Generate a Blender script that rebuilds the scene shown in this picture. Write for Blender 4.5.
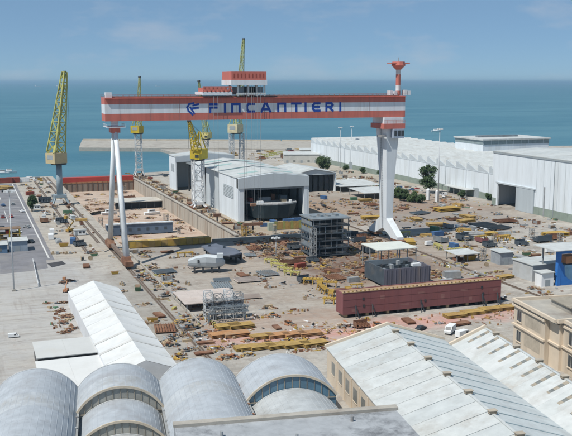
import bpy, bmesh, math, random
from mathutils import Vector, Matrix
random.seed(7)
R = math.radians
scn = bpy.context.scene
for o in list(bpy.data.objects): bpy.data.objects.remove(o)

# ------------------------------------------------------------------ camera
# world axes follow the yard: +Y along the crane rails (seaward), +X across; origin at the seaward... left crane foot
FPX, CH = 880.0, 76.5
PITCH = math.atan(136/FPX)
YAW = R(19.9945)
CX, CY = -60.836, -361.764
cam_d = bpy.data.cameras.new('camera'); cam = bpy.data.objects.new('camera', cam_d)
scn.collection.objects.link(cam); scn.camera = cam
cam.location = (CX, CY, CH); cam.rotation_euler = (math.pi/2-PITCH, 0, -YAW)
cam_d.sensor_width = 36; cam_d.lens = FPX/572*36; cam_d.clip_start = 1; cam_d.clip_end = 200000

# ------------------------------------------------------------------ sky, sun, exposure
SUN_EL, SUN_AZ = R(57), R(-112)          # azimuth clockwise from +Y: the sun stands to the left
W = bpy.data.worlds.new('World'); scn.world = W; W.use_nodes = True
wn, wl = W.node_tree.nodes, W.node_tree.links
sky = wn.new('ShaderNodeTexSky'); sky.sky_type = 'NISHITA'; sky.sun_disc = False
sky.sun_elevation = SUN_EL; sky.sun_rotation = SUN_AZ
sky.altitude = 6000; sky.air_density = 1.0; sky.dust_density = 1.0; sky.ozone_density = 4.0
bg = wn['Background']; bg.inputs[1].default_value = 0.095
# thin high cloud streaks mixed over the sky by direction
tc = wn.new('ShaderNodeTexCoord'); mp = wn.new('ShaderNodeMapping'); mp.inputs['Scale'].default_value = (5, 5, 15)
nz = wn.new('ShaderNodeTexNoise'); nz.inputs['Scale'].default_value = 1.6; nz.inputs['Detail'].default_value = 7; nz.inputs['Roughness'].default_value = .58
cr = wn.new('ShaderNodeValToRGB'); cr.color_ramp.elements[0].position = .5; cr.color_ramp.elements[1].position = .78
cr.color_ramp.elements[0].color = (0, 0, 0, 1); cr.color_ramp.elements[1].color = (.5, .5, .5, 1)
mx = wn.new('ShaderNodeMix'); mx.data_type = 'RGBA'
mx.inputs[7].default_value = (5.0, 5.3, 5.9, 1)
tint = wn.new('ShaderNodeMix'); tint.data_type = 'RGBA'; tint.blend_type = 'MULTIPLY'; tint.inputs[0].default_value = 1
tint.inputs[7].default_value = (.76, .84, .85, 1)
wl.new(tc.outputs['Generated'], mp.inputs[0]); wl.new(mp.outputs[0], nz.inputs[0]); wl.new(nz.outputs[0], cr.inputs[0])
wl.new(sky.outputs[0], tint.inputs[6])
veil = wn.new('ShaderNodeMix'); veil.data_type = 'RGBA'; veil.inputs[0].default_value = .6; veil.inputs[7].default_value = (2.15, 3.55, 5.1, 1)   # even summer haze veil
wl.new(tint.outputs[2], veil.inputs[6])
wl.new(cr.outputs[0], mx.inputs[0]); wl.new(veil.outputs[2], mx.inputs[6]); wl.new(mx.outputs[2], bg.inputs[0])
sl = bpy.data.lights.new('sun', 'SUN'); sl.energy = 4.2; sl.angle = R(.5); sl.color = (1, .955, .88)
so = bpy.data.objects.new('sun', sl); scn.collection.objects.link(so)
sdir = Vector((math.sin(SUN_AZ)*math.cos(SUN_EL), math.cos(SUN_AZ)*math.cos(SUN_EL), math.sin(SUN_EL)))
so.rotation_euler = sdir.to_track_quat('Z', 'Y').to_euler(); so.location = (0, 0, 300)
scn.view_settings.view_transform = 'Standard'; scn.view_settings.look = 'None'
scn.view_settings.exposure = 0.15; scn.view_settings.gamma = 1
scn.render.resolution_x, scn.render.resolution_y = 1024, 781

# ------------------------------------------------------------------ pixel -> place
_cp, _sp, _cy, _sy = math.cos(PITCH), math.sin(PITCH), math.cos(YAW), math.sin(YAW)
def ray(px, py):
    x, y = (px-286)/FPX, (218-py)/FPX
    a, b, c = x, _cp+y*_sp, -_sp+y*_cp
    return Vector((a*_cy+b*_sy, -a*_sy+b*_cy, c))
def P(px, py, z=0.):                    # point of height z seen at a pixel of the photograph
    d = ray(px, py); t = (z-CH)/d.z
    return Vector((CX+d.x*t, CY+d.y*t, z))
def PY(px, py, Y):                      # point of the plane Y seen at a pixel
    d = ray(px, py); t = (Y-CY)/d.y
    return Vector((CX+d.x*t, Y, CH+d.z*t))
def scr(v):
    dx, dy, dz = v[0]-CX, v[1]-CY, v[2]-CH
    a, b = dx*_cy-dy*_sy, dx*_sy+dy*_cy
    d = b*_cp-dz*_sp
    return (286+FPX*a/d, 218-FPX*(b*_sp+dz*_cp)/d)
NR = R(8.042)                            # the old sheds near the camera are turned by this much
def NF(s, t, z=0.):
    return Vector((CX+s*math.sin(NR)+t*math.cos(NR), CY+s*math.cos(NR)-t*math.sin(NR), z))

# ------------------------------------------------------------------ materials
MATS = {}
def M(name, col, rough=.75, metal=0., var=.25, scale=.35, dirt=None, damt=.35, spec=.3, streak=False, bump=0.):
    if name in MATS: return MATS[name]
    m = bpy.data.materials.new(name); m.use_nodes = True
    n, l = m.node_tree.nodes, m.node_tree.links
    b = n['Principled BSDF']; b.inputs['Roughness'].default_value = rough; b.inputs['Metallic'].default_value = metal
    b.inputs['Specular IOR Level'].default_value = spec
    g = n.new('ShaderNodeNewGeometry')
    src = g.outputs['Position']
    if streak:
        mp = n.new('ShaderNodeMapping'); mp.inputs['Scale'].default_value = (1.6, 1.6, .16)
        l.new(src, mp.inputs[0]); src = mp.outputs[0]
    a = n.new('ShaderNodeTexNoise'); a.inputs['Scale'].default_value = scale; a.inputs['Detail'].default_value = 8; a.inputs['Roughness'].default_value = .68
    l.new(src, a.inputs['Vector'])
    r = n.new('ShaderNodeValToRGB'); e = r.color_ramp.elements
    e[0].position, e[1].position = .3, .7
    e[0].color = tuple(c*(1-var) for c in col)+(1,); e[1].color = tuple(min(1, c*(1+var*.6)) for c in col)+(1,)
    l.new(a.outputs[0], r.inputs[0]); out = r.outputs[0]
    if dirt:
        d = n.new('ShaderNodeTexNoise'); d.inputs['Scale'].default_value = scale*.37; d.inputs['Detail'].default_value = 9; d.inputs['Roughness'].default_value = .75
        l.new(g.outputs['Position'] if not streak else src, d.inputs['Vector'])
        dr = n.new('ShaderNodeValToRGB'); dr.color_ramp.elements[0].position = .5; dr.color_ramp.elements[1].position = .68
        dr.color_ramp.elements[1].color = (damt*2 if damt < .5 else 1,)*3+(1,)
        l.new(d.outputs[0], dr.inputs[0])
        x = n.new('ShaderNodeMix'); x.data_type = 'RGBA'; x.inputs[7].default_value = tuple(dirt)+(1,)
        l.new(dr.outputs[0], x.inputs[0]); l.new(out, x.inputs[6]); out = x.outputs[2]
    l.new(out, b.inputs['Base Color'])
    if bump:
        bp = n.new('ShaderNodeBump'); bp.inputs['Strength'].default_value = bump; bp.inputs['Distance'].default_value = .3
        l.new(a.outputs[0], bp.inputs['Height']); l.new(bp.outputs[0], b.inputs['Normal'])
    MATS[name] = m; return m

RUST = (.2, .1, .06)
white_paint = M('white paint', (.74, .76, .77), .55, 0, .07, .4, (.45, .43, .38), .2, streak=True)
hall_white = M('hall white cladding', (.69, .745, .785), .6, 0, .1, .2, (.5, .52, .51), .3, streak=True)
hall_grey = M('hall grey cladding', (.5, .55, .58), .6, 0, .08, .15, (.4, .42, .42), .25, streak=True)  # grey trim; also stands in for white cladding in shade
roof_white = M('white sheet roof', (.51, .535, .53), .6, 0, .15, .3, (.39, .385, .36), .45)
roof_pale = M('pale sheet roof', (.47, .5, .5), .6, 0, .15, .3, (.37, .365, .34), .45)
roof_blue = M('bluish sheet roof', (.5, .54, .545), .6, 0, .14, .3, (.4, .41, .4), .45)
vault_m = M('grey vault roofing', (.385, .42, .455), .7, 0, .18, .3, (.3, .31, .325), .45)
vault_m2 = M('pale grey vault roofing', (.42, .445, .455), .7, 0, .2, .3, (.31, .315, .31), .45)
skylite = M('greenish skylight sheet', (.35, .5, .47), .35, 0, .1, .2)
crane_red = M('crane red paint', (.52, .155, .12), .55, 0, .2, .25, (.36, .15, .12), .45, streak=True)
crane_white = M('crane white paint', (.66, .7, .74), .5, 0, .12, .25, (.46, .42, .38), .4, streak=True)
leg_white = M('crane leg pale paint', (.7, .745, .775), .5, 0, .12, .25, (.5, .49, .46), .4, streak=True)
letter_blue = M('letter blue paint', (.015, .065, .33), .5, 0, .1, .4)
crane_yel = M('crane yellow paint', (.52, .4, .03), .55, 0, .2, .2, (.4, .28, .08), .3)
crane_olive = M('faded yellow green crane paint', (.4, .41, .13), .6, 0, .2, .2, (.36, .32, .12), .35)
crane_green = M('pale green crane paint', (.4, .45, .2), .6, 0, .18, .2, (.3, .3, .18), .3)
tower_grey = M('blue grey tower paint', (.27, .34, .38), .6, 0, .15, .2)
lattice_pale = M('pale lattice paint', (.52, .55, .56), .6, 0, .15, .2)
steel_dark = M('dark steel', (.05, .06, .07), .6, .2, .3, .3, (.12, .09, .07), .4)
block_dark = M('primed dark ship steel', (.065, .085, .105), .65, 0, .3, .3, (.14, .13, .12), .4)
block_mid = M('grey ship steel', (.2, .24, .27), .65, 0, .25, .3, (.2, .16, .13), .4)
maroon = M('maroon hull primer', (.21, .085, .088), .7, 0, .14, .12, (.25, .09, .08), .35, streak=True)
rust_m = M('rusty steel', (.2, .1, .062), .85, 0, .4, .4, (.32, .2, .13), .5)
brown_m = M('brown steel', (.25, .17, .11), .85, 0, .4, .4, (.12, .09, .07), .5)
grey_m = M('grey galvanised steel', (.33, .35, .36), .6, .1, .25, .4, (.22, .18, .15), .4)
tan_m = M('sandy timber', (.42, .33, .22), .85, 0, .3, .5, (.3, .22, .15), .4)
yel_m = M('safety yellow paint', (.44, .29, .06), .6, 0, .3, .5, (.4, .22, .07), .5)
och_m = M('ochre yellow paint', (.4, .27, .09), .65, 0, .35, .5, (.3, .18, .08), .5)
lemon_m = M('lemon yellow paint', (.46, .42, .14), .6, 0, .25, .5, (.4, .33, .12), .4)
orange_m = M('orange primer', (.4, .19, .1), .7, 0, .3, .4, (.4, .25, .12), .5)
red_m = M('red paint', (.38, .05, .04), .6, 0, .2, .4, (.25, .1, .08), .4)
blue_m = M('blue paint', (.06, .13, .27), .55, 0, .2, .4, (.1, .15, .25), .3)
lblue_m = M('light blue paint', (.17, .32, .46), .55, 0, .2, .4)
green_m = M('green paint', (.1, .2, .12), .6, 0, .25, .4)
glass_dark = M('dark window glass', (.03, .04, .05), .12, 0, .2, .5, spec=.6)
glass_blue = M('bluish glazing', (.1, .2, .28), .2, 0, .3, .3, spec=.6)
glass_grey = M('dusty glazing', (.2, .21, .2), .35, 0, .35, .5, (.25, .24, .2), .4, spec=.5)
louvre_m = M('grey louvre', (.3, .34, .36), .7, 0, .1, .4)
concrete = M('weathered concrete', (.38, .36, .32), .9, 0, .2, .2, (.24, .21, .18), .45, bump=.2)
dock_conc = M('dock wall concrete', (.42, .385, .33), .9, 0, .2, .25, (.24, .17, .12), .5, streak=True)
beige_wall = M('beige render', (.58, .5, .4), .85, 0, .1, .25, (.36, .3, .23), .35, streak=True)
beige_trim = M('beige stone trim', (.62, .53, .42), .85, 0, .1, .3)
black_rub = M('black rubber', (.02, .02, .02), .8, 0, .2, 1)
tent_m = M('white tent membrane', (.63, .645, .64), .6, 0, .08, .4, (.53, .53, .5), .35)
pink_plate = M('pinkish plate', (.52, .46, .42), .7, 0, .15, .25, (.4, .33, .28), .35)
bark = M('bark', (.1, .075, .05), .9)
leafm = M('dark leaves', (.06, .1, .042), .8, 0, .45, .6)
leafm2 = M('mid green leaves', (.075, .115, .045), .8, 0, .45, .6)
paintw = M('worn road paint', (.62, .62, .6), .8, 0, .2, .6, (.3, .3, .3), .4)
asphalt = M('grey asphalt', (.2, .2, .215), .9, 0, .3, .12, (.24, .23, .22), .4, bump=.1)
rail_m = M('rail steel', (.17, .12, .09), .6, .3, .3, .4)

# ------------------------------------------------------------------ mesh building
col = scn.collection
class MB:
    def __init__(s): s.v = []; s.f = []; s.sm = False
    def add(s, vs, fs):
        k = len(s.v); s.v += [tuple(p) for p in vs]; s.f += [tuple(i+k for i in f) for f in fs]; return s
    def box(s, x0, x1, y0, y1, z0, z1):
        return s.add([(x0, y0, z0), (x1, y0, z0), (x1, y1, z0), (x0, y1, z0), (x0, y0, z1), (x1, y0, z1), (x1, y1, z1), (x0, y1, z1)],
                     [(0, 3, 2, 1), (4, 5, 6, 7), (0, 1, 5, 4), (1, 2, 6, 5), (2, 3, 7, 6), (3, 0, 4, 7)])
    def hexa(s, lo, hi):                 # four corners below, four above
        return s.add(list(lo)+list(hi), [(0, 3, 2, 1), (4, 5, 6, 7), (0, 1, 5, 4), (1, 2, 6, 5), (2, 3, 7, 6), (3, 0, 4, 7)])
    def bar(s, a, b, w, h=None, up=(0, 0, 1)):
        h = h or w; a, b = Vector(a), Vector(b); d = (b-a).normalized(); u = Vector(up)
        if abs(d.dot(u)) > .98: u = Vector((0, 1, 0))
        x = d.cross(u).normalized()*w/2; y = x.cross(d).normalized()*h/2
        return s.hexa([a-x-y, a+x-y, a+x+y, a-x+y], [b-x-y, b+x-y, b+x+y, b-x+y])
    def tube(s, a, b, r0, r1=None, n=10):
        r1 = r0 if r1 is None else r1; a, b = Vector(a), Vector(b); d = (b-a).normalized()
        u = Vector((0, 0, 1)) if abs(d.z) < .98 else Vector((0, 1, 0))
        x = d.cross(u).normalized(); y = x.cross(d)
        c = [x*math.cos(6.28318*i/n)+y*math.sin(6.28318*i/n) for i in range(n)]
        return s.add([a+q*r0 for q in c]+[b+q*r1 for q in c], [(i, (i+1) % n, n+(i+1) % n, n+i) for i in range(n)]+[tuple(range(n))[::-1], tuple(range(n, 2*n))])
    def prism(s, pts, axis, a, b):       # outline pts in the two other axes, swept along axis from a to b
        n = len(pts)
        def mk(p, t): return {'x': (t, p[0], p[1]), 'y': (p[0], t, p[1]), 'z': (p[0], p[1], t)}[axis]
        return s.add([mk(p, a) for p in pts]+[mk(p, b) for p in pts], [(i, (i+1) % n, n+(i+1) % n, n+i) for i in range(n)]+[tuple(range(n))[::-1], tuple(range(n, 2*n))])
    def lattice(s, a, b, w0, w1, n, r, up=(0, 0, 1), h0=None, h1=None):
        a, b = Vector(a), Vector(b); d = (b-a).normalized(); u = Vector(up)
        if abs(d.dot(u)) > .98: u = Vector((0, 1, 0))
        x = d.cross(u).normalized(); y = x.cross(d).normalized()
        h0 = h0 or w0; h1 = h1 or w1
        def ring(t):
            p = a.lerp(b, t); w = (w0+(w1-w0)*t)/2; h = (h0+(h1-h0)*t)/2
            return [p-x*w-y*h, p+x*w-y*h, p+x*w+y*h, p-x*w+y*h]
        pr = ring(0)
        for i in range(1, n+1):
            q = ring(i/n)
            for k in range(4):
                s.bar(pr[k], q[k], r*1.35)
                k2 = (k+1) % 4
                if i % 2: s.bar(pr[k], q[k2], r*.8)
                else: s.bar(pr[k2], q[k], r*.8)
                s.bar(q[k], q[k2], r*.8)
            pr = q
        return s
    def mesh(s, name, mat, smooth=False):
        me = bpy.data.meshes.new(name); me.from_pydata(s.v, [], s.f)
        bm = bmesh.new(); bm.from_mesh(me); bmesh.ops.recalc_face_normals(bm, faces=bm.faces)
        bm.to_mesh(me); bm.free()
        me.materials.append(mat)
        if smooth or s.sm: me.polygons.foreach_set('use_smooth', [True]*len(me.polygons))
        return me
    def build(s, name, mat, parent=None, loc=None, smooth=False):
        o = bpy.data.objects.new(name, s.mesh(name, mat, smooth)); col.objects.link(o)
        if parent: o.parent = parent
        if loc is not None: o.location = loc
        return o
def tag(o, label, cat, group=None, kind=None):
    o['label'] = label; o['category'] = cat
    if group: o['group'] = group
    if kind: o['kind'] = kind
    return o
def thing(name, label, cat, loc=(0, 0, 0), rz=0, group=None):
    o = bpy.data.objects.new(name, None); col.objects.link(o); o.empty_display_size = .5
    o.location = loc; o.rotation_euler = (0, 0, rz)
    return tag(o, label, cat, group)
def copy_tree(o, parent=None):
    c = o.copy(); col.objects.link(c); c.parent = parent
    for ch in KIDS.get(o.name, o.children): copy_tree(ch, c)
    return c
KIDS = {}
def box(x0, x1, y0, y1, z0, z1): return MB().box(x0, x1, y0, y1, z0, z1)
OCC = []                                 # footprints already taken: x0, x1, y0, y1
def occ(x0, x1, y0, y1): OCC.append((x0, x1, y0, y1))
def free(x, y, r): return all(x+r < a or x-r > b or y+r < c or y-r > d for a, b, c, d in OCC)

# ------------------------------------------------------------------ ground, dock, sea
def ground_material():
    m = bpy.data.materials.new('yard concrete and dirt'); m.use_nodes = True
    n, l = m.node_tree.nodes, m.node_tree.links
    b = n['Principled BSDF']; b.inputs['Roughness'].default_value = .92; b.inputs['Specular IOR Level'].default_value = .15
    g = n.new('ShaderNodeNewGeometry'); pos = g.outputs['Position']
    def noise(sc, det=8, ro=.65, vec=None):
        a = n.new('ShaderNodeTexNoise'); a.inputs['Scale'].default_value = sc; a.inputs['Detail'].default_value = det; a.inputs['Roughness'].default_value = ro
        l.new(vec or pos, a.inputs['Vector']); return a
    def math_(op, a, c, clamp=False):
        q = n.new('ShaderNodeMath'); q.operation = op; q.use_clamp = clamp
        for i, v in enumerate((a, c)):
            if isinstance(v, (int, float)): q.inputs[i].default_value = v
            else: l.new(v, q.inputs[i])
        return q.outputs[0]
    def ramp(v, a, c, lo=0, hi=1):
        r = n.new('ShaderNodeMapRange'); r.inputs[1].default_value = a; r.inputs[2].default_value = c; r.inputs[3].default_value = lo; r.inputs[4].default_value = hi
        l.new(v, r.inputs[0]); return r.outputs[0]
    def mix(f, a, c):
        x = n.new('ShaderNodeMix'); x.data_type = 'RGBA'
        for i, v in ((0, f), (6, a), (7, c)):
            if isinstance(v, (int, float)): x.inputs[i].default_value = v
            elif isinstance(v, tuple): x.inputs[i].default_value = v+(1,)
            else: l.new(v, x.inputs[i])
        return x.outputs[2]
    warp = n.new('ShaderNodeVectorMath'); warp.operation = 'MULTIPLY_ADD'
    wz = noise(.06, 6, .7); l.new(wz.outputs['Color'], warp.inputs[0]); warp.inputs[1].default_value = (22, 22, 0); 
    sub = n.new('ShaderNodeVectorMath'); sub.operation = 'SUBTRACT'; sub.inputs[1].default_value = (11, 11, 0)
    l.new(pos, sub.inputs[0]); l.new(sub.outputs[0], warp.inputs[2])
    sx = n.new('ShaderNodeSeparateXYZ'); l.new(warp.outputs[0], sx.inputs[0])
    c = mix(ramp(noise(.05, 9, .7).outputs[0], .35, .65), (.35, .33, .295), (.46, .44, .4))
    # slabs
    bk = n.new('ShaderNodeTexBrick'); bk.offset = .5; bk.inputs['Scale'].default_value = 1; bk.inputs['Brick Width'].default_value = 9; bk.inputs['Row Height'].default_value = 5
    bk.inputs['Mortar Size'].default_value = .09; bk.inputs['Color1'].default_value = (.0, .0, .0, 1); bk.inputs['Color2'].default_value = (1, 1, 1, 1); bk.inputs['Mortar'].default_value = (.1, .1, .1, 1)
    l.new(pos, bk.inputs['Vector'])
    c = mix(math_('MULTIPLY', bk.outputs[0], .22), c, (.27, .25, .225))
    # stains, spills and pale worn patches
    c = mix(ramp(noise(.035, 11, .74).outputs[0], .53, .6, 0, .6), c, (.2, .175, .155))
    c = mix(ramp(noise(.16, 10, .78).outputs[0], .52, .66, 0, .75), c, (.17, .145, .125))
    c = mix(ramp(noise(.31, 9, .8).outputs[0], .54, .68, 0, .65), c, (.26, .145, .09))
    c = mix(ramp(noise(.23, 9, .8).outputs[0], .55, .66, 0, .75), c, (.58, .55, .5))
    zones = [  # x0 x1 y0 y1 soft strength colour
        (-24, 2, 20, 380, 6, .7, (.4, .36, .3)),
        (66, 79, 40, 400, 4, .7, (.36, .28, .19)),
        (66, 128, 40, 98, 6, .65, (.33, .26, .18)),
        (60, 128, -60, 36, 8, .95, (.15, .095, .07)),
        (120, 165, -70, 40, 10, .6, (.27, .21, .165)),
        (165, 232, 100, 142, 8, .75, (.2, .18, .185)),
        (150, 212, 36, 82, 8, .65, (.21, .2, .205)),
        (70, 120, -95, -48, 8, .6, (.27, .2, .15)),
        (8, 66, 20, 46, 5, .6, (.2, .18, .165)),
        (30, 66, -90, 20, 12, .45, (.3, .235, .18)),
        (8, 40, -60, 24, 10, .35, (.28, .235, .195)),
        (128, 248, 60, 200, 14, .7, (.28, .225, .175)),
        (150, 240, 95, 170, 8, .45, (.3, .2, .14)),
        (190, 260, 215, 420, 8, .55, (.33, .29, .22)),
        (122, 152, 110, 330, 6, .75, (.32, .215, .14)),
        (150, 235, 20, 95, 10, .45, (.24, .225, .22)),
        (0, 120, -124, -113, 3, .8, (.5, .27, .225)),
        (110, 190, -126, -116, 3, .6, (.5, .29, .24)),
        (0, 60, -112, -92, 5, .55, (.33, .22, .16)),
        (-14, 6, -170, -10, 4, .5, (.24, .225, .2)),
        (-60, -24, -20, 20, 6, .6, (.24, .245, .25)),
        (-140, -14, -160, 24, 8, .6, (.4, .4, .395)),
    ]
    for (x0, x1, y0, y1, sf, st, colr) in zones:
        f = math_('MULTIPLY', ramp(sx.outputs[0], x0-sf, x0+sf), ramp(sx.outputs[0], x1+sf, x1-sf))
        f = math_('MULTIPLY', f, math_('MULTIPLY', ramp(sx.outputs[1], y0-sf, y0+sf), ramp(sx.outputs[1], y1+sf, y1-sf)))
        f = math_('MULTIPLY', f, ramp(noise(.11, 8, .75).outputs[0], .3, .6, st*.3, min(1, st*1.25)))
        c = mix(f, c, colr)
    mpx = n.new('ShaderNodeMapping'); mpx.inputs['Scale'].default_value = (.035, .5, 1); l.new(pos, mpx.inputs[0])
    c = mix(ramp(noise(1, 7, .7, mpx.outputs[0]).outputs[0], .5, .72, 0, .7), c, (.21, .185, .16))
    mpy = n.new('ShaderNodeMapping'); mpy.inputs['Scale'].default_value = (.5, .03, 1); l.new(pos, mpy.inputs[0])
    c = mix(ramp(noise(1, 7, .7, mpy.outputs[0]).outputs[0], .54, .74, 0, .5), c, (.22, .19, .17))
    l.new(c, b.inputs['Base Color'])
    bp = n.new('ShaderNodeBump'); bp.inputs['Strength'].default_value = .25; bp.inputs['Distance'].default_value = .2
    l.new(noise(1.2).outputs[0], bp.inputs['Height']); l.new(bp.outputs[0], b.inputs['Normal'])
    return m
def land(name, outline, ztop, zbot, mat, label, cat):
    n = len(outline); mb = MB()
    mb.add([(x, y, ztop) for x, y in outline]+[(x, y, zbot) for x, y in outline], [tuple(range(n))]+[(i, (i+1) % n, n+(i+1) % n, n+i) for i in range(n)])
    me = bpy.data.meshes.new(name); me.from_pydata(mb.v, [], mb.f); bm = bmesh.new(); bm.from_mesh(me)
    bmesh.ops.recalc_face_normals(bm, faces=bm.faces); bmesh.ops.triangulate(bm, faces=[f for f in bm.faces if len(f.verts) > 4]); bm.to_mesh(me); bm.free()
    me.materials.append(mat); o = bpy.data.objects.new(name, me); col.objects.link(o)
    return tag(o, label, cat, kind='structure')
GM = ground_material()
DX0, DX1, DY0, DY1, DZ = 5., 64., 50., 338., -8.
land('yard_ground', [(-700, -900), (900, -900), (900, 470), (470, 560), (330, 585), (250, 612), (150, 640), (168, 440), (150, 398), (78, 384), (66, 352), (DX1, 348),
     (DX1, DY0), (DX0, DY0), (DX0, 381), (-700, 384)], 0, -9.5, GM, 'stained concrete ground of the shipyard', 'ground')
dock_floor_m = M('dock floor', (.46, .37, .3), .9, 0, .2, .12, (.3, .17, .11), .5, bump=.2)
o = box(DX0-.5, DX1+.5, DY0-.5, 345, DZ-1, DZ).build('dock_floor', dock_floor_m); tag(o, 'pinkish floor of the empty dry dock', 'dock floor', kind='structure')
def sea_material():
    m = bpy.data.materials.new('sea water'); m.use_nodes = True
    n, l = m.node_tree.nodes, m.node_tree.links
    b = n['Principled BSDF']; b.inputs['Roughness'].default_value = .32; b.inputs['Specular IOR Level'].default_value = .3
    g = n.new('ShaderNodeNewGeometry')
    mp = n.new('ShaderNodeMapping'); mp.inputs['Scale'].default_value = (.0016, .006, 1); mp.inputs['Rotation'].default_value = (0, 0, R(20)); l.new(g.outputs['Position'], mp.inputs[0])
    a = n.new('ShaderNodeTexNoise'); a.inputs['Scale'].default_value = 1; a.inputs['Detail'].default_value = 8; a.inputs['Roughness'].default_value = .6; l.new(mp.outputs[0], a.inputs[0])
    r = n.new('ShaderNodeValToRGB'); e = r.color_ramp.elements; e[0].position = .4; e[1].position = .62
    e[0].color = (.035, .14, .188, 1); e[1].color = (.07, .19, .232, 1); l.new(a.outputs[0], r.inputs[0]); l.new(r.outputs[0], b.inputs['Base Color'])
    mp2 = n.new('ShaderNodeMapping'); mp2.inputs['Scale'].default_value = (.05, .12, 1); mp2.inputs['Rotation'].default_value = (0, 0, R(20)); l.new(g.outputs['Position'], mp2.inputs[0])
    w = n.new('ShaderNodeTexNoise'); w.inputs['Scale'].default_value = 1; w.inputs['Detail'].default_value = 6; w.inputs['Roughness'].default_value = .6; l.new(mp2.outputs[0], w.inputs[0])
    bp = n.new('ShaderNodeBump'); bp.inputs['Strength'].default_value = .6; bp.inputs['Distance'].default_value = 3; l.new(w.outputs[0], bp.inputs['Height']); l.new(bp.outputs[0], b.inputs['Normal'])
    return m
sea = MB().add([(-90000, 338.5, -3), (90000, 338.5, -3), (90000, 120000, -3), (-90000, 120000, -3)], [(0, 1, 2, 3)]).build('sea', sea_material())
tag(sea, 'blue green open sea reaching to the horizon', 'sea', kind='structure')
# breakwater
pl = [P(79, 148.5), P(230, 149.5), P(330, 151), P(420, 150), P(420, 143), P(330, 142), P(230, 141.5), P(82, 141)]
land('breakwater', [(p.x, p.y) for p in pl], 1.2, -9, concrete, 'long pale concrete breakwater lying across the sea', 'breakwater')
bwp = thing('breakwater_parapet', 'low parapet wall along the seaward edge of the breakwater', 'wall', (0, 0, 1.2))
for a_, b_ in zip(pl[4:-1], pl[5:]):
    n_ = max(1, int((a_-b_).length/45))
    for i in range(n_):
        u_, v_ = a_.lerp(b_, i/n_), a_.lerp(b_, (i+.985)/n_); MB().bar((u_.x, u_.y-4, .9), (v_.x, v_.y-4, .9), 2.4, 1.8).build('wall_block', M('pale tan stone', (.5, .45, .37), .9, 0, .2, .1), bwp)  # parapet stone is paler than the breakwater slab
# dock walls with joints
dw = thing('dock_wall', 'tall weathered concrete wall along the right side of the dry dock', 'wall', (DX1, DY0, DZ))
y = DY0+1
k = 0
pm = box(0, .9, 0, 10.7, 0, 9.1).mesh('panel', dock_conc)
while y+11 < 348:
    p = bpy.data.objects.new('panel', pm); col.objects.link(p); p.parent = dw; p.location = (-.95-(k % 2)*.12, y-DY0, 0); y += 11.1; k += 1
box(-1.5, .35, .5, 297, 9.11, 9.6).build('coping', concrete, dw)
dw2 = thing('dock_wall', 'concrete wall along the left side of the dry dock', 'wall', (DX0, DY0, DZ))
for i in range(12):
    box(.05, .9, i*23.3+.4, i*23.3+23.1, 0, 8.02).build('panel', dock_conc, dw2)
# caisson gate
cg = thing('dock_gate', 'long dock gate with a bright red top band closing the dry dock', 'dock gate', (DX0+.5, DY1-6, DZ))
box(.6, 57.2, 0, 6, 0, 6.6).build('wall', M('gate weathered lower band', (.27, .22, .18), .8, 0, .25, .2, (.15, .11, .09), .5, streak=True), cg)
box(.6, 57.2, -.2, 6.2, 6.6, 7.7).build('waterline_band', orange_m, cg)
box(.6, 57.2, -.1, 6.1, 7.7, 11.2).build('top_band', M('gate red', (.42, .055, .04), .6, 0, .15, .2, (.3, .1, .08), .4), cg)
for j in range(15): box(.8+j*4.0, 1.1+j*4.0, -.5, -.2, 0, 7.6).build('stiffener', rust_m, cg)
rl = MB()
for yy in (.2, 5.8):
    rl.bar((.6, yy, 12.2), (57.2, yy, 12.2), .08)
    for j in range(29): rl.bar((.8+j*2, yy, 11.2), (.8+j*2, yy, 12.2), .07)
rl.build('railing', grey_m, cg)

# ------------------------------------------------------------------ parking lot on the left
lot = MB().add([(-140, 26, .02), (-27, 26, .02), (-26.5, 336, .02), (-140, 336, .02)], [(0, 1, 2, 3)]).build('parking_lot', asphalt)
tag(lot, 'dark asphalt lot marked with white bay lines at the left', 'car park', kind='structure')
def line(a, b, w, parent=None):
    a, b = Vector(a), Vector(b); d = (b-a).normalized(); q = Vector((-d.y, d.x, 0))*w/2
    return MB().add([a-q, b-q, b+q, a+q], [(0, 1, 2, 3)]).build('line_marking', paintw, parent)
line((-29, 30, .035), (-29, 334, .035), .7, lot)
for yy in (95, 140, 165, 200, 238, 280): line((-75, yy, .036), (-29.6, yy, .036), .45, lot)
for xx in (-41, -56, -70):
    for yy in (96, 141, 166, 201, 239): line((xx, yy, .037), (xx, yy+22, .037), .35, lot)
as2 = MB().add([P(0, 258, .025), P(45, 256, .025), P(48, 268, .025), P(30, 271, .025), P(0, 274, .025)], [(0, 1, 2, 3, 4)]).build('asphalt_patch', asphalt)
tag(as2, 'dark asphalt patch below the car park', 'asphalt patch', kind='structure')
as3 = MB().add([P(47, 263.5, .03), P(62, 261, .03), P(66, 264, .03), P(52, 267.5, .03)], [(0, 1, 2, 3)]).build('asphalt_patch', M('fresh asphalt', (.06, .06, .065), .9, 0, .3, .3))
tag(as3, 'small black patch of fresh asphalt on the pale apron', 'asphalt patch', kind='structure')
# crane rails
def rail(x, y0, y1, label):
    t = thing('crane_rail', label, 'rail', (x, y0, 0))
    box(-.9, .9, 0, y1-y0, .01, .06).build('rail_bed', M('rail bed', (.2, .175, .15), .9, 0, .3, .4), t)
    for s in (-.45, .45): box(s-.12, s+.12, 0, y1-y0, .06, .25).build('rail_bar', rail_m, t)
rail(0, -240, 375, 'gantry crane rail running under the left legs')
rail(131, -104, 100, 'gantry crane rail running under the broad right leg')
rail(-11.6, 40, 375, 'quay crane rail farther from the dry dock')
rail(-3.2, 60, 375, 'quay crane rail nearer to the dry dock')
rail(67.5, 50, 380, 'tower crane rail along the dock wall edge')
rail(75, 50, 380, 'tower crane rail along the foot of the white hall')
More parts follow.
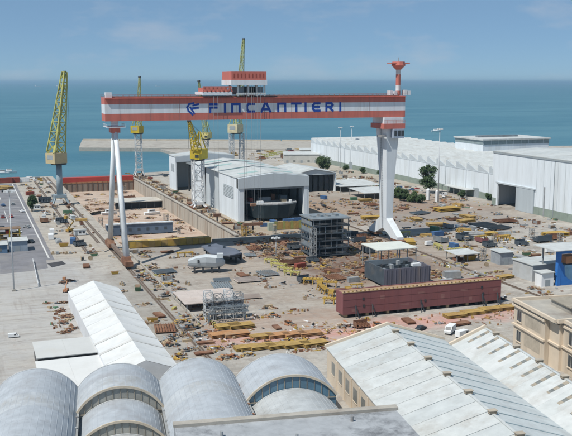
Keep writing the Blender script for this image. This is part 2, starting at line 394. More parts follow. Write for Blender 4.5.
# concrete kerb wall beside the left gantry rail
kw = thing('kerb_wall', 'thin pale kerb wall running beside the gantry rail', 'kerb', (6, -96, 0))
for i in range(24): box(0, .5, i*5.2, i*5.2+5.1, 0, 1.0).build('kerb_block', concrete, kw)

# ------------------------------------------------------------------ gantry crane
def gantry():
    t = thing('gantry_crane', 'giant red and white gantry crane spanning the yard with blue lettering', 'gantry crane', (65, 22, 0))
    ox, oy = 65, 22
    X0, X1, Y0, Y1 = -4.6-ox, 137.6-ox, 17.-oy, 27.-oy
    box(X0, X1, Y0, Y1, 67.15, 70).build('upper_girder_band', crane_red, t)
    box(X0, X1, Y0, Y1, 63.15, 67.15).build('middle_girder_band', crane_white, t)
    box(X0, X1, Y0, Y1, 60, 63.15).build('lower_girder_band', crane_red, t)
    for i in range(11):                                        # splice joints of the girder
        x = X0+6.2+i*13
        box(x, x+.16, Y0-.03, Y0-.004, 60.05, 69.95).build('splice_strip', M('splice grey', (.3, .16, .15), .6), t)
    for s, yy in ((-1, Y0), (1, Y1)):                              # top walkway
        w = MB(); w.box(X0, X1, min(yy, yy+s*1.1), max(yy, yy+s*1.1), 69.6, 69.75); w.build('walkway', crane_red, t)
        r = MB(); e = yy+s*1.05
        for z in (70.4, 71.0): r.bar((X0, e, z), (X1, e, z), .1)
        for i in range(57): r.bar((X0+i*2.5, e, 69.75), (X0+i*2.5, e, 71), .1)
        r.build('railing', M('railing red', (.4, .16, .12), .6), t)
    r = MB()
    for yy in (-2.6, 2.6): r.box(X0+2, X1-2, yy-.25, yy+.25, 70, 70.35)
    r.build('trolley_rail', rail_m, t)
    box(X0+.5, X0+3.2, Y0+.5, Y0+3, 70, 72.2).build('end_cabinet', crane_white, t)
    # lettering: strokes in the plane of the girder face
    gl = {}
    def L(px0, px1, strokes, w=1.0):
        a, b = PY(px0, 109, 17).x-ox, PY(px1, 109, 17).x-ox
        m = MB()
        for i, s in enumerate(strokes):
            d = .06+.005*i
            q = [Vector((a+(b-a)*u, 62.97+4.4*v)) for u, v in s]
            for j in range(len(q)-1):
                p0, p1 = q[j], q[j+1]; dr = (p1-p0).normalized(); nn = Vector((-dr.y, dr.x))*w/2
                p0 = p0-dr*w*.5*(1 if j == 0 else 1); p1 = p1+dr*w*.5
                dd = d+.003*j
                c = [p0-nn, p1-nn, p1+nn, p0+nn]
                m.add([(k.x, Y0-.002, k.y) for k in c]+[(k.x, Y0-dd, k.y) for k in c], [(4, 5, 6, 7), (0, 1, 5, 4), (1, 2, 6, 5), (2, 3, 7, 6), (3, 0, 4, 7)])
        m.build('letter', letter_blue, t)
    e = .12
    n_ = [[(e, 0.12), (e, .88), (1-e, .88), (1-e, .12)]]
    i_ = [[(.5, .12), (.5, .88)]]
    L(209, 218.5, [[(e, .12), (e, .55)], [(e, .55), (.85, .55)], [(e, .88), (1-e, .88)]])
    L(223.5, 226.5, i_)
    L(231, 240.8, n_)
    L(246, 254.8, [[(1-e, .88), (.3, .88), (e, .68), (e, .32), (.3, .12), (1-e, .12)]])
    L(261, 270.5, [[(.04, .1), (.4, .88), (.6, .88), (.96, .1)], [(.3, .32), (.7, .32)]])
    L(277, 286.3, n_)
    L(292, 300.5, [[(0, .88), (1, .88)], [(.5, .12), (.5, .75)]])
    L(304, 307, i_)
    L(312, 320.5, [[(1-e, .88), (.3, .88), (e, .68), (e, .32), (.3, .12), (1-e, .12)], [(e, .5), (.8, .5)]])
    L(325.3, 333.5, [[(e, .12), (e, .88), (.75, .88), (1-e, .7), (.75, .52), (e+.1, .5)], [(.5, .45), (1-e, .12)]])
    L(338.7, 341.7, i_)
    # emblem left of the lettering: a hooked sweep with two bars
    L(187, 198.5, [[(.55, 1.0), (.2, .92), (.02, .6), (.12, .25), (.35, .02), (.45, -.12)], [(.98, .9), (.55, .78)], [(.3, .55), (.45, .3), (.6, .02)], [(.95, .55), (.5, .5)]], .8)
    # left hinged leg: two tubes spreading to the rail
    def at(X, Y, Z): return Vector((X-ox, Y-oy, Z))
    for yb in (0, 44):
        MB().tube(at(0, 22+(-1.6 if yb == 0 else 1.6), 56.5), at(0, yb, 3.4), .95, 1.25, 14).build('leg', leg_white, t, smooth=True)
        b = MB(); b.box(-1.6-ox, 1.6-ox, yb-6-oy, yb+6-oy, 1.3, 3.2)
        b.prism([(yb-2.5-oy, 3.2), (yb+2.5-oy, 3.2), (yb+1.6-oy, 4.6), (yb-1.6-oy, 4.6)], 'x', -1.5-ox, 1.5-ox)
        g = b.build('bogie', rust_m, t)
        for i in range(6): MB().tube(at(-.5, yb-5+i*2, .8), at(.5, yb-5+i*2, .8), .56, n=12).build('wheel', steel_dark, g)
    ld = MB(); p0, p1 = at(-1.35, 1.2, 6), at(-1.15, 19.5, 54)
    for s_ in (-.3, .3): ld.bar(p0+Vector((0, s_, 0)), p1+Vector((0, s_, 0)), .12)
    for i in range(36): ld.bar(p0.lerp(p1, i/36)+Vector((0, -.3, 0)), p0.lerp(p1, i/36)+Vector((0, .3, 0)), .1)
    ld.build('ladder', grey_m, t)
    MB().bar(at(0, 6.05, 2.6), at(0, 37.95, 2.6), 1.3, 1.5).build('sill_beam', M('sill brown', (.2, .15, .12), .8, 0, .3), t)
    box(-2-ox, 2-ox, 19-oy, 25-oy, 55, 57.2).build('leg_head', crane_red, t)
    box(-1.3-ox, 1.3-ox, 20-oy, 24-oy, 57.2, 59.97).build('hinge', crane_white, t)
    pf = MB().box(-4-ox, 4-ox, 16.5-oy, 27.5-oy, 57.3, 57.6)
    for x in (-4, 4):
        for y in range(6): pf.bar(at(x, 16.6+y*2.1, 57.6), at(x, 16.6+y*2.1, 58.7), .1)
        pf.bar(at(x, 16.6, 58.7), at(x, 27.4, 58.7), .1)
    pf.bar(at(-4, 16.6, 58.7), at(4, 16.6, 58.7), .1)
    pf.build('leg_platform', crane_white, t)
    # broad right leg
    c = 131-ox
    def lvl(z, hx, hy): return [(c-hx, -hy, z), (c+hx, -hy, z), (c+hx, hy, z), (c-hx, hy, z)]
    m = MB()
    lv = [lvl(11, 1.75, 3.6), lvl(30, 2.1, 4.0), lvl(57, 3.6, 5.6)]
    for a, b in zip(lv, lv[1:]): m.hexa(a, b)
    m.build('leg', leg_white, t)
    for s in (-1, 1):                                      # spreading feet along the rail
        m = MB(); m.prism([(s*.05, 11.0), (s*3.6, 11.0), (s*15.5, 3.6), (s*15.5, 2.3), (s*9, 2.3), (s*.05, 6.0)], 'x', c-1.7, c+1.7)
        m.build('foot', leg_white, t)
        b = MB().box(c-1.6, c+1.6, s*13-5, s*13+5, 1.3, 2.3); g = b.build('bogie', rust_m, t)
        for i in range(5): MB().tube((c-.5, s*13-4+i*2, .8), (c+.5, s*13-4+i*2, .8), .56, n=12).build('wheel', steel_dark, g)
    MB().box(c-5, c+5, -6.6, 6.6, 57, 59.96).build('leg_head', crane_white, t)
    MB().box(c-5.6, c+5.6, -7.3, 7.3, 54.6, 56.98).build('head_band', crane_red, t)
    rr = MB()
    for z in (57.9, 58.6):
        rr.bar((c-5.6, -7.25, z), (c+5.6, -7.25, z), .1)
    for i in range(8): rr.bar((c-5.5+i*1.57, -7.25, 57), (c-5.5+i*1.57, -7.25, 58.6), .1)
    rr.build('railing', crane_red, t)
    cb = MB().box(c-1, c+4.5, -8.6, -5.7, 50.2, 54.55).build('service_cabin', M('cabin blue grey', (.32, .38, .47), .6), t)
    for i in range(3): box(c-.7+i*1.8, c+.7+i*1.8, -8.66, -8.61, 51.3, 53.8).build('window', glass_dark, cb)
    box(c-6.5, c-4.3, -6.5, -2, 50.5, 51.6).build('side_platform', grey_m, t)
    ld = MB()
    for s_ in (-.5, .5): ld.bar((c-2.0, s_, 6), (c-3.75, s_, 55), .14)
    for i in range(40): ld.bar((c-2.0-1.75*i/40, -.5, 6+49*i/40), (c-2.0-1.75*i/40, .5, 6+49*i/40), .1)
    ld.build('ladder', grey_m, t)
    # striped mast with the red control cab
    tx = PY(398, 90, 22).x-ox
    for i, (z0, z1) in enumerate(((70.3, 72.4), (72.4, 75), (75, 77.6), (77.6, 80.2), (80.2, 82.4))):
        MB().tube((tx, 0, z0), (tx, 0, z1), 1.15, n=12).build('mast_band', crane_white if i in (1, 4) else (crane_red if i in (2, 0) else crane_white) if i != 3 else crane_red, t, smooth=False)
    m = MB(); m.tube((tx, 0, 82.4), (tx, 0, 84.4), 1.3, 3.4, 10); m.tube((tx, 0, 84.4), (tx, 0, 86.2), 3.4, 3.0, 10)
    m.build('control_cab', crane_red, t)
    MB().box(tx-5, tx+5, -2.2, 2.2, 85.2, 85.6).build('cab_platform', crane_red, t)
    MB().tube((tx, 0, 86.2), (tx, 0, 88.2), .12).build('antenna', grey_m, t)
    for dx in (-5, -2.6, 2.8, 4.6): box(tx+dx, tx+dx+1.5, -1.5, 1.5, 70.36, 72+.3*dx % 1).build('cabinet', crane_white, t)
    # main trolley
    a, b = PY(228, 80, 20).x-ox, PY(262.5, 80, 20).x-ox
    box(a, b, -7.5, 7.5, 77.4, 81.1).build('trolley_house_red_band', crane_red, t)
    box(a-.25, b+.25, -7.75, 7.75, 75.2, 77.4).build('trolley_house_white_band', crane_white, t)
    m = MB()
    for x in (a+3.2, a+8, b-4.3, b-.6):
        for y in (-6.5, 6.5): m.bar((x, y, 70.36), (x, y, 75.2), .7)
    m.bar((a+2.5, -6.5, 71.4), (b, -6.5, 71.4), .9); m.bar((a+2.5, 6.5, 71.4), (b, 6.5, 71.4), .9)
    m.build('trolley_frame', lattice_pale, t)
    box(a+8.6, b-5, -5, 5, 70.4, 74.6).build('winch', steel_dark, t)
    for x in (a+3.7, b-3.6): box(x, x+2.4, -6, 4, 71.9, 74.4).build('motor_box', crane_red if x > 10 else block_mid, t)
    for i in range(9): box(a+1+i*1.7, a+1.5+i*1.7, -7.56, -7.51, 78.4, 80.2).build('louvre', M('louvre brown red', (.3, .07, .05), .7), t)
    # second, lower trolley
    a2, b2 = PY(200, 92, 20).x-ox, PY(229, 92, 20).x-ox
    box(a2, b2, -7.2, 7.2, 70.9, 72.2).build('trolley_base', crane_white, t)
    m = MB()
    k = 7
    for i in range(k):
        x0 = a2+(b2-a2)*i/k; x1 = a2+(b2-a2)*(i+1)/k
        m.bar((x0, -7, 72.2), ((x0+x1)/2, -7, 74.2), .55); m.bar(((x0+x1)/2, -7, 74.2), (x1, -7, 72.2), .55)
    m.bar((a2, -7, 74.4), (b2, -7, 74.4), .6)
    m.box(a2+1, b2-1, -3, 5, 72.2, 74)
    m.build('trolley_truss', crane_red, t)
    # hoist ropes and lifting beams
    def hoist(xs, ztop, zb, y):
        m = MB()
        for x in xs: m.tube((x, y, zb+1.2), (x, y, ztop), .065, n=6)
        m.build('hoist_rope', grey_m, t)
        h = MB(); h.box(min(xs)-.8, max(xs)+.8, y-.7, y+.7, zb, zb+1.2); hb = h.build('lifting_beam', rust_m, t)
        MB().tube(((min(xs)+max(xs))/2, y, zb-2.2), ((min(xs)+max(xs))/2, y, zb), .35).build('hook', steel_dark, hb)
    hx = lambda p: PY(p, 140, 14.5).x-ox
    hoist([hx(214.5), hx(218.5)], 71, 17, -7.0)
    hoist([hx(244.5), hx(247), hx(258), hx(261)], 75.2, 12, -7.0)
    hoist([hx(252), hx(254)], 75.2, 21, -7.4)
gantry()
occ(-5, 5, -8, 52); occ(124, 138, -2, 42)

# ------------------------------------------------------------------ jib cranes
def jib_crane(label, base, house_z, tip, jcol, hcol, tcol, tower, tw, hw, jw, portal=None, rope=True, upright=False):
    """base (x,y); slewing house at house_z; jib to tip (world point); tower style"""
    base = Vector((base[0], base[1], 0)); t = thing('jib_crane', label, 'crane', base)
    tipl = Vector(tip)-base
    z0 = 0
    if portal:
        pw, ph = portal
        for sx in (-1, 1):
            for sy in (-1, 1): MB().bar((sx*pw/2, sy*pw/2, 1.0), (sx*pw*.3, sy*pw*.3, ph), .9).build('portal_leg', tcol, t)
        MB().box(-pw*.38, pw*.38, -pw*.38, pw*.38, ph, ph+1.6).build('portal_deck', tcol, t)
        for sx in (-1, 1): MB().box(sx*pw/2-.8, sx*pw/2+.8, -pw*.65, pw*.65, .26, 1.3).build('bogie', rust_m, t)
        z0 = ph+1.6
    if tower == 'lattice':
        MB().lattice((0, 0, z0), (0, 0, house_z), tw, tw*.95, max(4, int((house_z-z0)/tw/.9)), tw*.075).build('tower', tcol, t)
    elif tower == 'twin':
        for s in (-1, 1): MB().lattice((s*tw*.55, 0, z0), (s*tw*.55, 0, house_z), tw*.42, tw*.42, int((house_z-z0)/2.6), .28).build('tower_column', tcol, t)
    else:
        MB().tube((0, 0, z0), (0, 0, house_z), tw/2*1.1, tw/2, 14).build('column', tcol, t, smooth=True)
    d = Vector((tipl.x, tipl.y, 0)); d = d.normalized() if d.length > .1 else Vector((0, 1, 0)); q = Vector((-d.y, d.x, 0))
    MB().tube((0, 0, house_z), (0, 0, house_z+.9), hw*.55, n=16).build('slew_ring', steel_dark, t)
    hz = house_z+.9
    def ob(mb, a0, a1, b0, b1, z0, z1):
        c = [d*a0+q*b0, d*a1+q*b0, d*a1+q*b1, d*a0+q*b1]
        return mb.hexa([v+Vector((0, 0, z0)) for v in c], [v+Vector((0, 0, z1)) for v in c])
    hs = ob(MB(), -hw*.75, hw*.35, -hw*.5, hw*.5, hz, hz+hw*.75).build('machinery_house', hcol, t)
    ob(MB(), -hw*.76, -hw*.753, -hw*.3, hw*.3, hz+hw*.3, hz+hw*.6).build('louvre', louvre_m, hs)
    cab = ob(MB(), hw*.352, hw*.75, hw*.1, hw*.5, hz, hz+hw*.45).build('operator_cab', hcol, t)
    ob(MB(), hw*.755, hw*.765, hw*.14, hw*.46, hz+hw*.15, hz+hw*.4).build('window', glass_dark, cab)
    foot = d*hw*(-.2 if upright else .2)+Vector((0, 0, hz+hw*.76))
    MB().lattice(foot, tipl, jw, jw*.28, max(8, int((tipl-foot).length/jw/.85)), jw*.07, up=q).build('jib', jcol, t)
    apex = -d*hw*.35+Vector((0, 0, hz+hw*.75+hw*(.5 if upright else 1.35)))
    m = MB()
    for s in (-1, 1):
        m.bar(d*hw*.1+q*s*hw*.35+Vector((0, 0, hz+hw*.75)), apex+q*s*.4, jw*.12)
        m.bar(-d*hw*.7+q*s*hw*.35+Vector((0, 0, hz+hw*.75)), apex+q*s*.4, jw*.12)
    m.build('gantry_frame', jcol, t)
    m = MB()
    for s in (-.3, .3): m.tube(apex+q*s, foot.lerp(tipl, .97)+q*s, .07, n=5)
    m.build('luffing_rope', steel_dark, t)
    hd = MB(); hd.tube(tipl-q*.9, tipl+q*.9, .85, n=10); hd.build('head_sheave', steel_dark, t)
    if rope:
        m = MB(); e = tipl+d*jw*.25; m.tube(e, Vector((e.x, e.y, max(house_z+8, tipl.z*.6))), .07, n=5); m.build('hoist_rope', steel_dark, t)
    occ(base.x-5, base.x+5, base.y-5, base.y+5)
    return t
def tipat(px, py, Y): return PY(px, py, Y)
b = P(60, 200); jib_crane('tall yellow green jib crane on a grey column at the left quay', (-6.6, 203), 25.5, tipat(64.5, 72, 207), crane_olive, M('beige crane house', (.5, .42, .25), .6, 0, .15, .3), tower_grey, 'column', 3.6, 8.8, 8.0, portal=(10, 5), upright=True)
b = P(145, 176); jib_crane('lattice jib crane at the water behind the empty dock', (71.2, 352), 35, tipat(139.5, 77, 356), crane_olive, crane_yel, lattice_pale, 'lattice', 5.0, 7.5, 3.6, portal=(8, 5))
b = P(201, 207); jib_crane('bright yellow jib crane on a white lattice tower beside the white hall', (71.3, 158), 29.5, tipat(189, 121, 150), crane_yel, crane_yel, M('white lattice paint', (.66, .68, .69), .6, 0, .15, .2), 'lattice', 6.4, 7.8, 4.4, portal=(8, 2.6))
b = P(237, 181); jib_crane('tall crane with a pale green jib rising behind the gantry trolley', (b.x, b.y), 37, tipat(243.5, 39, b.y+8), crane_green, M('cream crane house', (.55, .5, .33), .6), lattice_pale, 'twin', 7.5, 8.5, 4.6)
b = P(206.5, 176); jib_crane('crane with a thin green jib and cream house behind the yellow crane', (b.x, b.y), 30, tipat(198.8, 81, b.y-10), crane_green, M('pale yellow crane house', (.58, .52, .22), .6), lattice_pale, 'lattice', 4, 6.5, 3.2)

# ------------------------------------------------------------------ the white building hall
def hall():
    t = thing('assembly_hall', 'big white assembly hall with a ship section under its open front', 'hall', (100, 100, 0))
    # local x -21..21, y 0..103
    W_, D_, Hh, Ap = 21., 103., 24., 26.4
    m = MB()
    nb = 8
    for i in range(nb):                                     # left wall cladding, bay by bay
        y0, y1 = i*D_/nb+.03, (i+1)*D_/nb-.03
        if i in (3, 4, 5): continue
        box(-W_, -W_+.8, y0, y1, 0, Hh).build('wall_panel', hall_white, t)
    for i in (3, 4, 5):                                     # middle bays stand back; their shade is put into the greyer sheet
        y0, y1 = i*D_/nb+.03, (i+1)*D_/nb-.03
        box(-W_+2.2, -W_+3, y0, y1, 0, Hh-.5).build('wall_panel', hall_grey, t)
    for i in range(nb): box(W_-.8, W_, i*D_/nb+.03, (i+1)*D_/nb-.03, 0, Hh).build('wall_panel', hall_white, t)
    box(-W_+.8, W_-.8, D_-.8, D_, 0, Hh).build('rear_wall', hall_white, t)
    # front: two jambs and a deep shallow-gabled fascia
    box(-W_+.8, -W_+3.4, -.12, 3.0, 0, 18.4).build('front_jamb', hall_white, t)
    box(W_-3.0, W_-.8, -.12, 3.0, 0, 18.4).build('front_jamb', hall_white, t)
    MB().prism([(-W_, 18.4), (W_, 18.4), (W_, Hh), (0, Ap), (-W_, Hh)], 'y', -.6, 2.6).build('fascia', hall_grey, t)  # shade of the hall front is put into the grey colour
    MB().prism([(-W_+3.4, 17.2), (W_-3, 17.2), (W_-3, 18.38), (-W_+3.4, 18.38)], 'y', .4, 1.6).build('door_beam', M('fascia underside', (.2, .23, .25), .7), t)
    # roof sheets with skylight strips
    def rz(x): return Ap-(Ap-Hh)*abs(x)/W_
    nbx = 12
    for i in range(nbx):
        y0, y1 = 2.65+i*(D_-2.6)/nbx, 2.6+(i+1)*(D_-2.6)/nbx
        for s in (-1, 1):
            xa, xb = (-W_-.4, 0) if s < 0 else (0, W_+.4)
            MB().hexa([(xa, y0, rz(xa)+.02), (xb, y0, rz(xb)+.02), (xb, y1, rz(xb)+.02), (xa, y1, rz(xa)+.02)], [(xa, y0, rz(xa)+.3), (xb, y0, rz(xb)+.3), (xb, y1, rz(xb)+.3), (xa, y1, rz(xa)+.3)]).build('roof_sheet', roof_white if i % 3 else roof_pale, t)
    for i in (1, 4, 7, 10):
        for s in (-1, 1):
            y0 = 2.6+(i+.2)*(D_-2.6)/nbx; xa, xb = s*5, s*16
            MB().hexa([(xa, y0, rz(xa)+.3), (xb, y0, rz(xb)+.3), (xb, y0+5, rz(xb)+.3), (xa, y0+5, rz(xa)+.3)], [(xa, y0, rz(xa)+.45), (xb, y0, rz(xb)+.45), (xb, y0+5, rz(xb)+.45), (xa, y0+5, rz(xa)+.45)]).build('skylight', skylite, t)
    # dark track bands between roof segments
    for y0 in (38.2, 78): MB().hexa([(-W_-.4, y0, Hh+.28), (W_+.4, y0, Hh+.28), (W_+.4, y0+1.4, Hh+.28), (-W_-.4, y0+1.4, Hh+.28)], [(-W_-.4, y0, Hh+.7), (0, y0, Ap+.8), (0, y0+1.4, Ap+.8), (-W_-.4, y0+1.4, Hh+.7)]).build('roof_rib', block_mid, t)
    # louvred vents on the side wall
    for yy, w, z0, z1 in ((8.5, 20, 11.5, 18.2), (88, 12, 13, 18.5)):
        v = box(-W_-.12, -W_-.01, yy, yy+w, z0, z1).build('vent', louvre_m, t)
        for j in range(8): box(-W_-.25, -W_-.13, yy+.2, yy+w-.2, z0+.3+j*.8, z0+.65+j*.8).build('slat', hall_grey, v)
    # inner frames, just visible in the dark hall
    for yy in (14, 28, 44, 60, 80):
        m = MB(); m.box(-W_+3.4, -W_+4.4, yy, yy+.8, 0, 22); m.box(W_-2, W_-1, yy, yy+.8, 0, 22); m.box(-W_+4.4, W_-2, yy, yy+.8, 21, 22.2)
        m.build('portal_frame', steel_dark, t)
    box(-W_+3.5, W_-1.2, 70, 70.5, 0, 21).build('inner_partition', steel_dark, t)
    occ(77, 123, 92, 206)
    # separate rear section
    t2 = thing('assembly_hall', 'rear white hall section standing apart beyond the dark gap', 'hall', (100, 250, 0))
    box(-21.5, -20.7, 0, 21, 0, 24).build('wall_panel', hall_white, t2)
    box(20.7, 21.5, 0, 21, 0, 24).build('wall_panel', hall_white, t2)
    box(-20.7, 20.7, 20.2, 21, 0, 23).build('rear_wall', hall_grey, t2)
    MB().prism([(-21.5, 20.5), (21.5, 20.5), (21.5, 24), (0, 26.4), (-21.5, 24)], 'y', -.6, .6).build('fascia', hall_grey, t2)
    for i in range(3):
        for s in (-1, 1):
            y0, y1 = .65+i*6.8, .6+(i+1)*6.8; xa, xb = (-21.9, 0) if s < 0 else (0, 21.9); za, zb = (24, 26.4) if s < 0 else (26.4, 24)
            MB().hexa([(xa, y0, za), (xb, y0, zb), (xb, y1, zb), (xa, y1, za)], [(xa, y0, za+.3), (xb, y0, zb+.3), (xb, y1, zb+.3), (xa, y1, za+.3)]).build('roof_sheet', roof_pale, t2)
    v = box(-21.62, -21.51, 5, 14, 13, 18.5).build('vent', louvre_m, t2)
    for j in range(7): box(-21.75, -21.63, 5.2, 13.8, 13.3+j*.75, 13.6+j*.75).build('slat', hall_grey, v)
    occ(77, 123, 246, 274)
    # dark link between the two
    t3 = thing('link_frame', 'dark open steel frame linking the two white hall sections', 'steel frame', (100, 204, 0))
    for yy in (3, 15, 27, 39):
        m = MB(); m.box(-14, -13, yy, yy+1, 0, 19); m.box(17, 18, yy, yy+1, 0, 19); m.box(-13, 17, yy, yy+1, 18, 19.4); m.build('portal_frame', steel_dark, t3)
    box(-14.5, 18.5, 2, 44, 19.42, 20).build('roof', M('link roof', (.18, .2, .21), .8), t3)
    box(-10, -9.4, 2.2, 43, 0, 17.5).build('gap_shade_sheet', M('dark curtain', (.06, .065, .08), .8), t3)  # dark sheet painting the shaded interior of the gap
hall()

# ship section standing in the hall mouth
def hull_in_hall():
    t = thing('ship_hull', 'dark hulled ship section with a pale deck inside the open hall', 'ship hull', (100, 97, 0))
    m = MB()
    out = [(-13.5, 22), (-14.5, 10), (-13, 3), (-8, -1.5), (0, -3.2), (8, -1.5), (13.5, 3), (15, 10), (14, 60), (-13.5, 60)]
    low = [(x*.86, y+.8) for x, y in out]
    n = len(out)
    m.add([(x, y, 1.5) for x, y in low]+[(x, y, 9.0) for x, y in out], [(i, (i+1) % n, n+(i+1) % n, n+i) for i in range(n)]+[tuple(range(n))[::-1], tuple(range(n, 2*n))])
    m.build('hull', M('dark teal hull', (.025, .04, .048), .6, 0, .3, .3), t)
    m = MB(); m.prism([(x*1.005, y*1.005) for x, y in out], 'z', 9.02, 9.8); m.build('deck', M('pale deck', (.36, .38, .39), .7, 0, .25, .4, (.25, .2, .17), .4), t)
    for x, y, w, d, h, mt in ((-8, 4, 3.4, 3, 1.1, white_paint), (6.5, 6, 3, 3.2, 1.4, tan_m), (10, 3.6, 1.2, 2, 1.2, white_paint), (-3, 12, 7, 4, 2.2, grey_m), (3, 14, 2, 2, 3.5, rust_m), (-11, 12, 2, 4, 2, red_m), (9, 14, 4, 5, 2.6, block_mid)):
        box(x-w/2, x+w/2, y-d/2, y+d/2, 9.81, 9.8+h).build('deck_crate', mt, t)
    m = MB()
    for i in range(9):
        x = -12+i*3; yy = -3+abs(x)*.22+.6
        m.bar((x, yy, 9.8), (x, yy, 10.9), .12)
    m.build('railing', white_paint, t)
    for i in range(7): box(-9+i*3-.6, -9+i*3+.6, 4, 5.2, 0, 1.52).build('keel_block', tan_m, t)
hull_in_hall()

# second, lower hall
t = thing('open_shed', 'smaller open fronted hall with a shallow white roof behind the big hall', 'hall', (168, 208, 0), 0)
for xx in (-16, 15.2): box(xx, xx+.8, 0, 50, 0, 13).build('wall_panel', hall_white, t)
box(-15.2, 15.2, 49.2, 50, 0, 13).build('rear_wall', hall_grey, t)
MB().prism([(-16, 12.2), (16, 12.2), (16, 13), (0, 16), (-16, 13)], 'y', -.3, .5).build('fascia', hall_grey, t)
box(-15.2, -6, 0, .6, 6, 12.18).build('front_wall', hall_white, t)
for i in range(7):
    for s in (-1, 1):
        y0, y1 = -1+i*7.4, -1.03+(i+1)*7.4; xa, xb = (-17, 0) if s < 0 else (0, 17); za, zb = (12.95, 16.05) if s < 0 else (16.05, 12.95)
        MB().hexa([(xa, y0, za+.1), (xb, y0, zb+.1), (xb, y1, zb+.1), (xa, y1, za+.1)], [(xa, y0, za+.35), (xb, y0, zb+.35), (xb, y1, zb+.35), (xa, y1, za+.35)]).build('roof_sheet', roof_white if i % 2 else roof_pale, t)
for i in range(5): box(-4+i*4.2, -1+i*4.2, 3, 3.4, 0, 11.5).build('door_leaf', steel_dark, t)
occ(150, 186, 206, 260)

# ------------------------------------------------------------------ right hand halls
def sawtooth():
    t = thing('sawtooth_hall', 'long white hall with a sawtooth roof along the right side', 'hall', (260, 118, 0))
    L_, D_, Hh = 330., 95., 17.6
    nb = 24; w = L_/nb
    for i in range(nb):
        y0, y1 = i*w+.03, (i+1)*w-.03
        box(0, .6, y0, y1, 4.2, Hh).build('wall_panel', hall_white, t)
        MB().box(-.06, .6, y0, y1, 0, 4.17).build('plinth_panel', M('green grey plinth', (.25, .3, .26), .8, 0, .2, .2), t)
        # tooth: steep glazed face towards the sea, sunlit slope towards the camera
        MB().prism([(y0, Hh-2.6), (y1, Hh-2.6), (y1, Hh+4.6), (y1-1.6, Hh+4.6), (y0, Hh-.6)], 'x', .7, D_).build('roof_tooth', roof_white, t)
        if i % 1 == 0:
            MB().prism([(y0, Hh), (y1, Hh), (y1, Hh+4.2), (y1-1.6, Hh+4.2)], 'x', .05, .62).build('gable_infill', hall_grey, t)
    for i in range(1, nb, 2): box(-.22, -.02, i*w-.12, i*w+.12, 0, Hh-.5).build('downpipe', louvre_m, t)
    box(-.1, .72, 0, L_, Hh-.45, Hh-.02).build('parapet_trim', hall_grey, t)
    box(.6, D_, L_, L_+.6, 0, Hh).build('end_wall', hall_white, t)
    box(D_, D_+.6, 0, L_, 0, Hh).build('rear_wall', hall_white, t)
    for y in (25, 160, 230):
        d = box(-.14, -.07, y, y+7, 0, 6.2).build('door', louvre_m, t)
    # low lean-to along the wall
    for y0, y1 in ((30, 62),):
        box(-7, -.15, y0, y1, 4.6, 5.0).build('canopy_roof', roof_white, t)
        for k in range(5): box(-6.8, -6.4, y0+k*7.9, y0+k*7.9+.4, 0, 4.6).build('canopy_post', grey_m, t)
    occ(252, 360, 118, 450)
    # upper box building
    t2 = thing('upper_hall', 'white block with a dark strip rising above the sawtooth roofs', 'building', (324, 240, 0))
    box(0, 62, 0, 42, 0, 27.5).build('wall', hall_white, t2)
    box(-.2, 62.2, -.2, 42.2, 27.5, 30.8).build('clerestory_band', M('clerestory', (.25, .31, .32), .6), t2)
    box(-1.2, 63.2, -1.2, 43.2, 30.8, 31.9).build('roof', roof_white, t2)
    box(8, 46, 20, 24, 31.9, 33.4).build('roof_monitor', block_mid, t2)
    for i in range(9): box(.3+i*7, .5+i*7, -.26, -.21, 27.5, 30.8).build('mullion', hall_white, t2)
sawtooth()
